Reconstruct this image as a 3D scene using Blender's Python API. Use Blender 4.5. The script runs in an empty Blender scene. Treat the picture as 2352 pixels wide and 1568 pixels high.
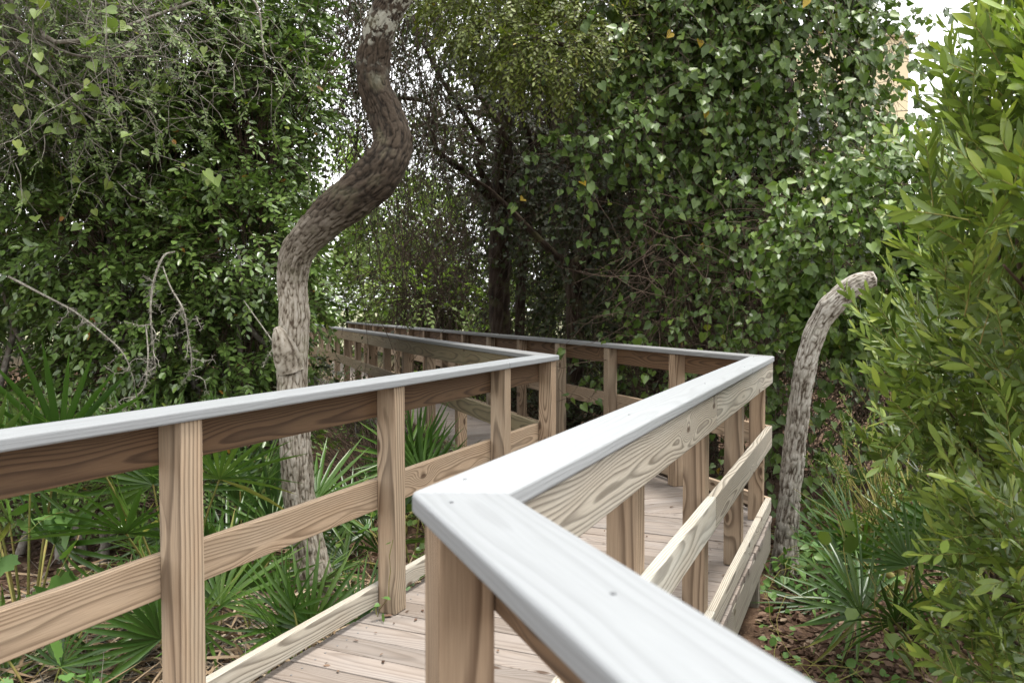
import bpy, bmesh, math
import numpy as np
from mathutils import Matrix, Vector

# ------------------------------------------------------------------ camera, sky, sun, exposure
scene = bpy.context.scene
col = scene.collection
CAM_Z = 1.372                      # above the deck boards (deck top is z = 0)
F = 1850.0                         # focal length in pixels of a 2352-wide picture
PITCH = math.atan((784 - 712) / F)
cam = bpy.data.cameras.new('camera'); cam_ob = bpy.data.objects.new('camera', cam); col.objects.link(cam_ob)
cam.sensor_width = 36.0; cam.lens = F / 2352 * 36.0
cam.clip_start = 0.05; cam.clip_end = 2000
cam_ob.location = (0, 0, CAM_Z); cam_ob.rotation_euler = (math.pi / 2 - PITCH, 0, 0)
cam.dof.use_dof = True; cam.dof.focus_distance = 4.2; cam.dof.aperture_fstop = 5.0
scene.camera = cam_ob

SUN_EL, SUN_AZ = math.radians(76), math.radians(100)     # azimuth clockwise from +Y: behind and right of the camera
world = bpy.data.worlds.new('World'); scene.world = world; world.use_nodes = True
wn = world.node_tree.nodes; wl = world.node_tree.links; wn.clear()
sky = wn.new('ShaderNodeTexSky'); sky.sky_type = 'NISHITA'; sky.sun_disc = False
sky.sun_elevation = SUN_EL; sky.sun_rotation = SUN_AZ; sky.air_density = 1.0; sky.dust_density = 1.0; sky.ozone_density = 1.0
hsv = wn.new('ShaderNodeHueSaturation'); hsv.inputs['Saturation'].default_value = 0.04
bg = wn.new('ShaderNodeBackground'); bg.inputs['Strength'].default_value = 0.15
wo = wn.new('ShaderNodeOutputWorld')
wl.new(sky.outputs[0], hsv.inputs['Color']); wl.new(hsv.outputs[0], bg.inputs['Color']); wl.new(bg.outputs[0], wo.inputs['Surface'])
sun = bpy.data.lights.new('sun', 'SUN'); sun.energy = 1.5; sun.angle = math.radians(15); sun.color = (1, 0.96, 0.9)
sun_ob = bpy.data.objects.new('sun', sun); col.objects.link(sun_ob)
sdir = Vector((math.sin(SUN_AZ) * math.cos(SUN_EL), math.cos(SUN_AZ) * math.cos(SUN_EL), math.sin(SUN_EL)))
sun_ob.rotation_euler = sdir.to_track_quat('Z', 'Y').to_euler(); sun_ob.location = (6, -6, 20)
scene.view_settings.view_transform = 'Standard'; scene.view_settings.look = 'None'
scene.view_settings.gamma = 1.0; scene.view_settings.exposure = 2.05
scene.render.engine = 'CYCLES'
scene.cycles.use_denoising = True
scene.cycles.max_bounces = 5; scene.cycles.diffuse_bounces = 2; scene.cycles.glossy_bounces = 2
scene.cycles.transmission_bounces = 4; scene.cycles.transparent_max_bounces = 4
scene.cycles.sample_clamp_indirect = 6

# ------------------------------------------------------------------ small helpers
rng = np.random.default_rng(11)
V3 = lambda *a: np.array(a, float)

def tag(o, label=None, cat=None, group=None, kind=None):
    if label: o['label'] = label
    if cat: o['category'] = cat
    if group: o['group'] = group
    if kind: o['kind'] = kind
    return o
def empty(name, loc, label=None, cat=None, group=None, kind=None):
    o = bpy.data.objects.new(name, None); col.objects.link(o); o.location = loc; o.empty_display_size = 0.1
    return tag(o, label, cat, group, kind)
def link(name, me, mat, parent=None, matrix=None):
    if mat and not me.materials: me.materials.append(mat)
    o = bpy.data.objects.new(name, me); col.objects.link(o)
    if matrix is not None: o.matrix_world = matrix
    if parent is not None:
        o.parent = parent; o.matrix_parent_inverse = Matrix.Translation(-Vector(parent.location))
    return o
def pix(x, y):                     # photograph pixel (2352 wide) -> ray direction
    c, s = math.cos(PITCH), math.sin(PITCH)
    r = ((x - 1176) / F, 1.0, -(y - 784) / F)
    return V3(r[0], c * r[1] + s * r[2], -s * r[1] + c * r[2])
def at_z(x, y, z): d = pix(x, y); return V3(0, 0, CAM_Z) + d * ((z - CAM_Z) / d[2])
def at_y(x, y, Y): d = pix(x, y); return V3(0, 0, CAM_Z) + d * (Y / d[1])
def unit(a): a = np.asarray(a, float); return a / np.maximum(np.linalg.norm(a, axis=-1, keepdims=True), 1e-9)

def np_mesh(name, verts, faces_flat, loop_tot, attr=None, smooth=False):
    me = bpy.data.meshes.new(name)
    me.vertices.add(len(verts)); me.vertices.foreach_set('co', np.asarray(verts, np.float32).ravel())
    me.loops.add(len(faces_flat)); me.loops.foreach_set('vertex_index', np.asarray(faces_flat, np.int32))
    me.polygons.add(len(loop_tot)); starts = np.concatenate([[0], np.cumsum(loop_tot)[:-1]]).astype(np.int32)
    me.polygons.foreach_set('loop_start', starts); me.polygons.foreach_set('loop_total', np.asarray(loop_tot, np.int32))
    if smooth: me.polygons.foreach_set('use_smooth', np.ones(len(loop_tot), bool))
    me.update(calc_edges=True)
    if attr is not None:
        a = me.attributes.new('rnd', 'FLOAT', 'POINT'); a.data.foreach_set('value', np.asarray(attr, np.float32))
    return me

def _hash(i, j, k, seed):
    h = (i * 374761393 + j * 668265263 + k * 2147483647 + seed * 974634777) & 0xffffffff
    h = ((h ^ (h >> 13)) * 1274126177) & 0xffffffff
    return ((h ^ (h >> 16)) & 0xffff) / 65535.0
def vnoise(p, seed=0):
    p = np.asarray(p, float); i = np.floor(p).astype(np.int64); f = p - i; f = f * f * (3 - 2 * f); r = 0
    for dx in (0, 1):
        for dy in (0, 1):
            for dz in (0, 1):
                w = (f[..., 0] if dx else 1 - f[..., 0]) * (f[..., 1] if dy else 1 - f[..., 1]) * (f[..., 2] if dz else 1 - f[..., 2])
                r = r + w * _hash(i[..., 0] + dx, i[..., 1] + dy, i[..., 2] + dz, seed)
    return r

# ------------------------------------------------------------------ materials
class NT:
    def __init__(s, name):
        s.m = bpy.data.materials.new(name); s.m.use_nodes = True; s.t = s.m.node_tree; s.t.nodes.clear()
        s.out = s.n('ShaderNodeOutputMaterial')
    def n(s, t, **kw):
        nd = s.t.nodes.new(t)
        for k, v in kw.items(): setattr(nd, k, v)
        return nd
    def put(s, v, sock):
        if hasattr(v, 'is_output') or isinstance(v, bpy.types.NodeSocket): s.t.links.new(v, sock)
        else: sock.default_value = v
    def math(s, op, a, b=0.0, c=0.0):
        nd = s.n('ShaderNodeMath', operation=op)
        for i, v in enumerate((a, b, c)): s.put(v, nd.inputs[i])
        return nd.outputs[0]
    def mix(s, f, a, b, mode='MIX'):
        nd = s.n('ShaderNodeMix', data_type='RGBA', blend_type=mode)
        s.put(f, nd.inputs[0]); s.put(a, nd.inputs[6]); s.put(b, nd.inputs[7]); return nd.outputs[2]
    def ramp(s, f, stops, interp='LINEAR'):
        nd = s.n('ShaderNodeValToRGB'); cr = nd.color_ramp; cr.interpolation = interp
        while len(cr.elements) < len(stops): cr.elements.new(0.5)
        for e, (p, c) in zip(cr.elements, stops): e.position = p; e.color = (*c, 1) if len(c) == 3 else c
        s.put(f, nd.inputs[0]); return nd.outputs[0]
    def noise(s, v, scale, detail=3, rough=0.55, dist=0.0):
        nd = s.n('ShaderNodeTexNoise'); s.put(v, nd.inputs['Vector']); nd.inputs['Scale'].default_value = scale
        nd.inputs['Detail'].default_value = detail; nd.inputs['Roughness'].default_value = rough; nd.inputs['Distortion'].default_value = dist
        return nd.outputs[0]
    def vmath(s, op, a, b):
        nd = s.n('ShaderNodeVectorMath', operation=op); s.put(a, nd.inputs[0]); s.put(b, nd.inputs[1]); return nd.outputs[0]
    def mapr(s, v, a, b, c, d, interp='LINEAR'):
        nd = s.n('ShaderNodeMapRange', interpolation_type=interp)
        for i, x in enumerate((v, a, b, c, d)): s.put(x, nd.inputs[i])
        return nd.outputs[0]
    def bsdf(s, color, rough, spec=0.5, bump=None, bstr=0.3, bdist=0.002):
        b = s.n('ShaderNodeBsdfPrincipled'); s.put(color, b.inputs['Base Color']); s.put(rough, b.inputs['Roughness'])
        b.inputs['Specular IOR Level'].default_value = spec
        if bump is not None:
            bn = s.n('ShaderNodeBump'); bn.inputs['Strength'].default_value = bstr; bn.inputs['Distance'].default_value = bdist
            s.put(bump, bn.inputs['Height']); s.t.links.new(bn.outputs[0], b.inputs['Normal'])
        return b.outputs[0]
    def done(s, sh): s.t.links.new(sh, s.out.inputs['Surface']); return s.m

def wood(name, early, late, grey, grey_amt, knot_amt=0.055, ring=0.0075, contrast=1.0, rough=0.75, moss=0.0, knots=0.5, fib=0.30):
    """flat-sawn pine: growth rings round a pith line that runs along the board's own length, bent round knots"""
    t = NT(name)
    tc = t.n('ShaderNodeTexCoord').outputs['Object']; oi = t.n('ShaderNodeObjectInfo'); rnd = oi.outputs['Random']
    sep = t.n('ShaderNodeSeparateXYZ'); t.put(tc, sep.inputs[0]); x, y, z = sep.outputs
    shift = t.math('MULTIPLY', rnd, 37.0)
    def comb(a, b, c):
        nd = t.n('ShaderNodeCombineXYZ')
        for i, v in enumerate((a, b, c)): t.put(v, nd.inputs[i])
        return nd.outputs[0]
    r2 = t.math('FRACT', t.math('MULTIPLY', rnd, 7.31)); r3 = t.math('FRACT', t.math('MULTIPLY', rnd, 13.7)); r4 = t.math('FRACT', t.math('MULTIPLY', rnd, 29.3))
    xs = t.math('ADD', x, shift)
    low = t.noise(comb(t.math('MULTIPLY', xs, 0.9), t.math('MULTIPLY', y, 3.0), t.math('MULTIPLY', z, 5.0)), 1.0, 2, 0.5)
    wob = t.math('MULTIPLY', t.math('SUBTRACT', low, 0.5), 0.085)
    # knots: sparse points, rings swell round them
    vor = t.n('ShaderNodeTexVoronoi', feature='F1', voronoi_dimensions='2D'); vor.inputs['Scale'].default_value = 1.0
    t.put(comb(t.math('MULTIPLY', xs, 1.7), t.math('ADD', t.math('MULTIPLY', z, 4.4), shift), 0.0), vor.inputs['Vector'])
    kc = t.n('ShaderNodeSeparateColor'); t.put(vor.outputs['Color'], kc.inputs[0]); has = t.math('GREATER_THAN', kc.outputs[0], 1 - knots)
    kd = vor.outputs['Distance']
    kn = t.math('MULTIPLY', has, t.math('POWER', t.mapr(kd, 0.0, 0.40, 1.0, 0.0, 'SMOOTHSTEP'), 2.0))
    slope = t.math('MULTIPLY', t.math('SUBTRACT', r3, 0.5), 0.06)
    py = t.math('ADD', t.math('ADD', y, t.math('ADD', 0.045, t.math('MULTIPLY', r2, 0.09))), t.math('MULTIPLY', x, slope))
    pz = t.math('ADD', t.math('SUBTRACT', z, t.math('MULTIPLY', t.math('SUBTRACT', r4, 0.5), 0.09)), wob)
    rad = t.math('SQRT', t.math('ADD', t.math('MULTIPLY', py, py), t.math('MULTIPLY', pz, pz)))
    bow = t.noise(comb(t.math('MULTIPLY', xs, 1.5), t.math('MULTIPLY', y, 2.0), t.math('MULTIPLY', z, 6.0)), 1.0, 1, 0.5)
    rad = t.math('ADD', rad, t.math('MULTIPLY', bow, 0.038))
    fine = t.noise(comb(t.math('MULTIPLY', xs, 6.0), t.math('MULTIPLY', y, 40.0), t.math('MULTIPLY', z, 40.0)), 1.0, 2, 0.5)
    rad = t.math('ADD', rad, t.math('ADD', t.math('MULTIPLY', kn, knot_amt), t.math('MULTIPLY', fine, 0.0022)))
    ph = t.math('FRACT', t.math('DIVIDE', rad, t.math('ADD', ring * 0.8, t.math('MULTIPLY', r3, ring * 0.6))))
    band = t.ramp(ph, [(0.0, (0, 0, 0)), (0.42, (0.12, 0.12, 0.12)), (0.80, (1, 1, 1)), (0.90, (0.85, 0.85, 0.85)), (1.0, (0, 0, 0))])
    bandv = t.math('MULTIPLY', band, contrast)
    fibre = t.noise(comb(t.math('MULTIPLY', xs, 9.0), t.math('MULTIPLY', y, 320.0), t.math('MULTIPLY', z, 320.0)), 1.0, 2, 0.6)
    blotch = t.noise(comb(t.math('MULTIPLY', xs, 1.7), t.math('MULTIPLY', y, 9.0), t.math('MULTIPLY', z, 9.0)), 1.0, 3, 0.6)
    c = t.mix(bandv, early, late)
    g = t.math('MULTIPLY', t.mapr(blotch, 0.3, 0.72, 0.3, 1.0), t.math('ADD', grey_amt * 0.6, t.math('MULTIPLY', r2, grey_amt * 0.8)))
    gl = t.mix(t.math('MULTIPLY', bandv, 0.8), grey, tuple(v * 0.52 for v in grey[:3]) + (1,))
    c = t.mix(g, c, gl)
    c = t.mix(t.mapr(fibre, 0.35, 0.75, 0.0, fib), c, tuple(v * 0.5 for v in late[:3]) + (1,))
    val = t.math('ADD', 0.82, t.math('MULTIPLY', r4, 0.34))
    c = t.mix(1.0, c, t.n('ShaderNodeCombineColor').outputs[0]) if False else t.mix(1.0, c, comb(val, val, val), 'MULTIPLY')
    core = t.mapr(t.math('ADD', kd, t.math('MULTIPLY', fine, 0.03)), 0.045, 0.085, 1.0, 0.0, 'SMOOTHSTEP')
    c = t.mix(t.math('MULTIPLY', t.math('MULTIPLY', core, has), 0.85), c, (0.05, 0.026, 0.013, 1))
    if moss:
        mn = t.noise(comb(t.math('MULTIPLY', xs, 5.0), t.math('MULTIPLY', y, 3.0), t.math('MULTIPLY', z, 1.2)), 1.0, 4, 0.6)
        c = t.mix(t.mapr(mn, 0.58, 0.75, 0.0, moss), c, (0.10, 0.11, 0.03, 1))
    hgt = t.math('ADD', t.math('MULTIPLY', bandv, 0.6), fibre)
    return t.done(t.bsdf(c, rough, 0.25, hgt, 0.45, 0.0012))

M = {}
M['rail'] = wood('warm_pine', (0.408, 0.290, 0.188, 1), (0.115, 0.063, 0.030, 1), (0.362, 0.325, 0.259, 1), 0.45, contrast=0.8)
M['rail_shaded'] = wood('cap_shaded_pine', (0.162, 0.094, 0.050, 1), (0.032, 0.014, 0.007, 1), (0.125, 0.098, 0.065, 1), 0.3, contrast=0.75)  # darker pine for top rails: the cap's shade is put into the colour
M['rail_grey'] = wood('weathered_pine', (0.374, 0.326, 0.258, 1), (0.116, 0.086, 0.057, 1), (0.383, 0.372, 0.326, 1), 0.85)
M['rail_far'] = wood('mossy_weathered_pine', (0.213, 0.158, 0.089, 1), (0.072, 0.046, 0.023, 1), (0.203, 0.173, 0.108, 1), 0.7, moss=0.5)
M['post'] = wood('post_pine', (0.333, 0.232, 0.149, 1), (0.095, 0.050, 0.025, 1), (0.301, 0.272, 0.210, 1), 0.45, 0.03, 0.013, 0.9)
M['deck'] = wood('deck_pine', (0.221, 0.180, 0.146, 1), (0.125, 0.091, 0.067, 1), (0.231, 0.205, 0.185, 1), 0.9, 0.03, 0.009, 0.7, knots=0.15)
M['fascia'] = wood('fascia_pine', (0.269, 0.241, 0.197, 1), (0.151, 0.122, 0.086, 1), (0.283, 0.266, 0.225, 1), 0.8, 0.04, 0.009, 0.6, moss=0.3)
M['cap'] = wood('silvered_cap', (0.219, 0.229, 0.235, 1), (0.192, 0.200, 0.205, 1), (0.213, 0.223, 0.230, 1), 0.35, 0.03, 0.008, 0.55, 0.62, 0.0, 0.0, fib=0.14)
M['cap_far'] = wood('worn_cap', (0.184, 0.187, 0.184, 1), (0.128, 0.128, 0.125, 1), (0.184, 0.184, 0.184, 1), 0.7, 0.03, 0.008, 0.5, 0.65, knots=0.0)

def bark(name, base, dark, pale, pale_amt, moss=0.0, zsplit=None, upper=None):
    t = NT(name)
    geo = t.n('ShaderNodeNewGeometry').outputs['Position']
    att = t.n('ShaderNodeAttribute', attribute_name='rnd').outputs['Fac']          # height above the furrows at this spot
    n1 = t.noise(geo, 26, 4, 0.6); n2 = t.noise(geo, 6, 3, 0.5); n3 = t.noise(geo, 110, 3, 0.6)
    a2 = t.math('ADD', att, t.math('MULTIPLY', t.math('SUBTRACT', n3, 0.5), 0.5))
    c = t.ramp(a2, [(0.12, dark[:3]), (0.34, tuple((p * 0.6 + q * 0.4) for p, q in zip(base, dark))[:3]), (0.55, base[:3]), (0.95, pale[:3])])
    if upper is not None:
        sep = t.n('ShaderNodeSeparateXYZ'); t.put(geo, sep.inputs[0])
        hz = t.math('ADD', sep.outputs[2], t.math('MULTIPLY', n2, 0.5))
        up = t.ramp(a2, [(0.1, tuple(v * 0.35 for v in upper[:3])), (0.5, upper[:3]), (0.95, tuple(v * 1.5 for v in upper[:3]))])
        c = t.mix(t.mapr(hz, zsplit, zsplit + 0.55, 0, 1), c, up)
        lich = t.math('MULTIPLY', t.mapr(n1, 0.47, 0.53, 0, 1), t.mapr(n2, 0.42, 0.52, 0, 1))
        lich = t.math('MULTIPLY', lich, t.mapr(hz, 3.05, 3.2, 0.0, 1.0))
        c = t.mix(t.math('MULTIPLY', lich, 0.6), c, (0.36, 0.36, 0.30, 1))
    c = t.mix(t.math('MULTIPLY', t.mapr(n2, 0.5, 0.68, 0, 1), pale_amt), c, pale)
    if moss: c = t.mix(t.math('MULTIPLY', t.mapr(n2, 0.54, 0.66, 0, 1), moss), c, (0.09, 0.10, 0.03, 1))
    return t.done(t.bsdf(c, 0.9, 0.15, n3, 0.5, 0.004))
M['bark_pale'] = bark('pale_oak_bark', (0.235, 0.205, 0.162, 1), (0.066, 0.05, 0.035, 1), (0.34, 0.31, 0.265, 1), 0.08, 0.15, 1.7, (0.036, 0.027, 0.019, 1))
M['bark_stub'] = bark('silver_bark', (0.245, 0.22, 0.185, 1), (0.06, 0.046, 0.033, 1), (0.38, 0.36, 0.32, 1), 0.3, 0.15)
M['bark_dark'] = bark('dark_bark', (0.030, 0.019, 0.013, 1), (0.012, 0.008, 0.005, 1), (0.072, 0.055, 0.040, 1), 0.2, 0.3)

def plain(name, a, b, rough=0.85, scale=14, spec=0.2):
    t = NT(name); geo = t.n('ShaderNodeNewGeometry').outputs['Position']
    return t.done(t.bsdf(t.mix(t.mapr(t.noise(geo, scale, 4), 0.35, 0.68, 0, 1), a, b), rough, spec))
M['twig'] = plain('brown_twig', (0.05, 0.033, 0.023, 1), (0.095, 0.068, 0.048, 1))
M['twig_dark'] = plain('dark_twig', (0.035, 0.024, 0.016, 1), (0.07, 0.05, 0.033, 1))
M['twig_grey'] = plain('grey_twig', (0.11, 0.092, 0.075, 1), (0.23, 0.215, 0.185, 1), scale=30)
M['deadwood'] = plain('lichen_deadwood', (0.11, 0.095, 0.075, 1), (0.27, 0.26, 0.22, 1), scale=70)
M['stem_green'] = plain('green_stem', (0.14, 0.16, 0.04, 1), (0.22, 0.17, 0.06, 1))
M['twig_red'] = plain('red_twig', (0.20, 0.09, 0.055, 1), (0.28, 0.15, 0.09, 1))

def leafmat(name, stops, rough=0.42, transl=0.28, spec=0.38, tint=(1.25, 1.5, 0.55)):
    t = NT(name); a = t.n('ShaderNodeAttribute', attribute_name='rnd').outputs['Fac']
    c = t.ramp(a, stops)
    geo = t.n('ShaderNodeNewGeometry').outputs['Position']
    c = t.mix(t.mapr(t.noise(geo, 1.3, 2), 0.3, 0.7, 0.0, 0.35), c, t.mix(1.0, c, (0.7, 0.72, 0.6, 1), 'MULTIPLY'))
    p = t.bsdf(c, rough, spec)
    tr = t.n('ShaderNodeBsdfTranslucent'); t.put(t.mix(1.0, c, (*tint, 1), 'MULTIPLY'), tr.inputs['Color'])
    mx = t.n('ShaderNodeMixShader'); mx.inputs[0].default_value = transl * 0.75
    t.t.links.new(p, mx.inputs[1]); t.t.links.new(tr.outputs[0], mx.inputs[2])
    return t.done(mx.outputs[0])
M['leaf_shrub'] = leafmat('dark_glossy_leaf', [(0, (0.052, 0.087, 0.020)), (0.5, (0.086, 0.141, 0.033)), (0.9, (0.134, 0.194, 0.048)), (0.97, (0.214, 0.226, 0.035)), (1, (0.268, 0.129, 0.028))], 0.30, 0.18, 0.6)
M['leaf_oak'] = leafmat('olive_oak_leaf', [(0, (0.067, 0.090, 0.014)), (0.5, (0.115, 0.144, 0.023)), (0.9, (0.168, 0.189, 0.034)), (1, (0.296, 0.223, 0.034))], 0.45, 0.35)
M['leaf_moss'] = leafmat('grey_green_leaf', [(0, (0.073, 0.108, 0.033)), (0.6, (0.122, 0.172, 0.051)), (0.92, (0.162, 0.215, 0.061)), (1, (0.259, 0.258, 0.026))], 0.55, 0.3)
M['leaf_vine'] = leafmat('heart_vine_leaf', [(0, (0.044, 0.075, 0.015)), (0.5, (0.070, 0.117, 0.025)), (0.88, (0.108, 0.158, 0.029)), (0.97, (0.196, 0.203, 0.029)), (1, (0.321, 0.223, 0.025))], 0.40, 0.26)
M['leaf_vine_bright'] = leafmat('fresh_vine_leaf', [(0, (0.043, 0.081, 0.013)), (0.5, (0.072, 0.123, 0.019)), (0.9, (0.122, 0.178, 0.027)), (1, (0.215, 0.204, 0.027))], 0.42, 0.28)
M['leaf_dark'] = leafmat('shade_leaf', [(0, (0.018, 0.024, 0.007)), (0.6, (0.030, 0.039, 0.011)), (1, (0.054, 0.061, 0.014))], 0.5, 0.3, 0.35)  # green darkened so the depths of the woods look more shaded
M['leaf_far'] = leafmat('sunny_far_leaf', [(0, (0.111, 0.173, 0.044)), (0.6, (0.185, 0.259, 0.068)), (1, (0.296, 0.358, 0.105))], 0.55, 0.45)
M['leaf_myrtle'] = leafmat('lance_leaf', [(0, (0.056, 0.093, 0.018)), (0.35, (0.101, 0.153, 0.032)), (0.7, (0.186, 0.253, 0.049)), (1, (0.299, 0.346, 0.068))], 0.30, 0.24, 0.5, (1.2, 1.35, 0.5))
M['leaf_grape'] = leafmat('grape_leaf', [(0, (0.067, 0.142, 0.036)), (0.6, (0.104, 0.193, 0.047)), (0.93, (0.142, 0.233, 0.058)), (1, (0.342, 0.304, 0.050))], 0.5, 0.3)
M['palm'] = leafmat('palm_blade', [(0, (0.022, 0.053, 0.009)), (0.45, (0.045, 0.096, 0.015)), (0.85, (0.085, 0.144, 0.025)), (1, (0.234, 0.192, 0.044))], 0.34, 0.18)
M['palm_dead'] = leafmat('dead_palm_blade', [(0, (0.180, 0.118, 0.068)), (0.6, (0.304, 0.225, 0.147)), (1, (0.473, 0.394, 0.293))], 0.7, 0.15, 0.2, (1.1, 1.0, 0.8))
M['litter'] = leafmat('fallen_leaf', [(0, (0.045, 0.024, 0.016)), (0.4, (0.095, 0.054, 0.036)), (0.8, (0.165, 0.108, 0.075)), (1, (0.26, 0.195, 0.14))], 0.75, 0.08, 0.2, (1.1, 1.0, 0.8))
M['leaf_dead'] = leafmat('withered_leaf', [(0, (0.14, 0.05, 0.025)), (1, (0.24, 0.11, 0.05))], 0.75, 0.2, 0.2, (1.1, 0.9, 0.7))

def ground_mat():
    t = NT('forest_floor'); geo = t.n('ShaderNodeNewGeometry').outputs['Position']
    n = t.noise(geo, 9, 6, 0.65); n2 = t.noise(geo, 60, 4, 0.6); n3 = t.noise(geo, 0.35, 3)
    c = t.mix(t.mapr(n, 0.35, 0.7, 0, 1), (0.045, 0.028, 0.018, 1), (0.12, 0.075, 0.048, 1))
    c = t.mix(t.mapr(n2, 0.55, 0.7, 0, 0.7), c, (0.20, 0.14, 0.095, 1))
    sep = t.n('ShaderNodeSeparateXYZ'); t.put(geo, sep.inputs[0])
    far = t.mapr(t.math('ADD', sep.outputs[1], t.math('MULTIPLY', n3, 6)), 25, 29, 0, 1)
    c = t.mix(far, c, t.mix(t.mapr(n, 0.4, 0.65, 0, 1), (0.30, 0.27, 0.20, 1), (0.09, 0.13, 0.04, 1)))
    return t.done(t.bsdf(c, 0.95, 0.1, n2, 0.7, 0.02))
M['ground'] = ground_mat()

# ------------------------------------------------------------------ boardwalk geometry
A1, A2 = math.radians(23.6), math.radians(-20.6)
u1 = V3(math.sin(A1), math.cos(A1)); u2 = V3(math.sin(A2), math.cos(A2))
H_CAP = 1.067
CAPW, CAPT = 0.152, 0.036
P_IN, POST, BRD = 0.014, 0.092, 0.037
Ad = V3(-0.169, 1.340); Bd = Ad + u1 * 4.352; Dd = Bd + u2 * 17.2; N0 = Ad - u2 * 2.3
Cd = V3(0.323, 5.475); Ed = Cd + u2 * 17.4
def isect(p, d, q, e):
    a = np.array([[d[0], -e[0]], [d[1], -e[1]]]); s = np.linalg.solve(a, q - p); return p + d * s[0]
WID = float(np.dot(Cd - Ad, V3(-u1[1], u1[0])))            # clear width between the cap edges
nl2 = V3(-u2[1], u2[0])
Md = isect(Cd, u1, Ad + nl2 * WID, u2)                      # where the left railing bends, out of frame

def box(name, centre, ax, ay, az, size, mat, parent=None, bev=0.004, seg=1):
    bm = bmesh.new(); bmesh.ops.create_cube(bm, size=1.0)
    for v in bm.verts: v.co = Vector((v.co.x * size[0], v.co.y * size[1], v.co.z * size[2]))
    if bev: bmesh.ops.bevel(bm, geom=list(bm.edges), offset=bev, segments=seg, profile=0.6, affect='EDGES')
    me = bpy.data.meshes.new(name); bm.to_mesh(me); bm.free()
    m = Matrix.Identity(4)
    for i, a in enumerate((ax, ay, az)):
        for r in range(3): m[r][i] = float(a[r])
    for r in range(3): m[r][3] = float(centre[r])
    return link(name, me, mat, parent, m)
def prism(name, pts, z0, z1, u, mat, parent=None, bev=0.005, seg=2):
    """board laid flat: plan outline pts (world xy), grain along u"""
    c = np.mean(pts, axis=0); n = V3(-u[1], u[0]); h = (z1 - z0) / 2
    bm = bmesh.new(); lo = []; hi = []
    for p in pts:
        d = p - c; x, y = float(d @ u), float(d @ n)
        lo.append(bm.verts.new((x, y, -h))); hi.append(bm.verts.new((x, y, h)))
    k = len(pts); bm.faces.new(hi); bm.faces.new(lo[::-1])
    for i in range(k): bm.faces.new((lo[i], lo[(i + 1) % k], hi[(i + 1) % k], hi[i]))
    bmesh.ops.recalc_face_normals(bm, faces=bm.faces)
    if bev: bmesh.ops.bevel(bm, geom=list(bm.edges), offset=bev, segments=seg, profile=0.5, affect='EDGES')
    # the wood shader wants x = length, y = through the face, z = across
    R = Matrix(((1, 0, 0), (0, 0, 1), (0, -1, 0))).to_4x4(); bm.transform(R)
    me = bpy.data.meshes.new(name); bm.to_mesh(me); bm.free()
    m = Matrix(((u[0], n[0], 0, c[0]), (u[1], n[1], 0, c[1]), (0, 0, 1, (z0 + z1) / 2), (0, 0, 0, 1))) @ R.inverted()
    return link(name, me, mat, parent, m)

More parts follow.
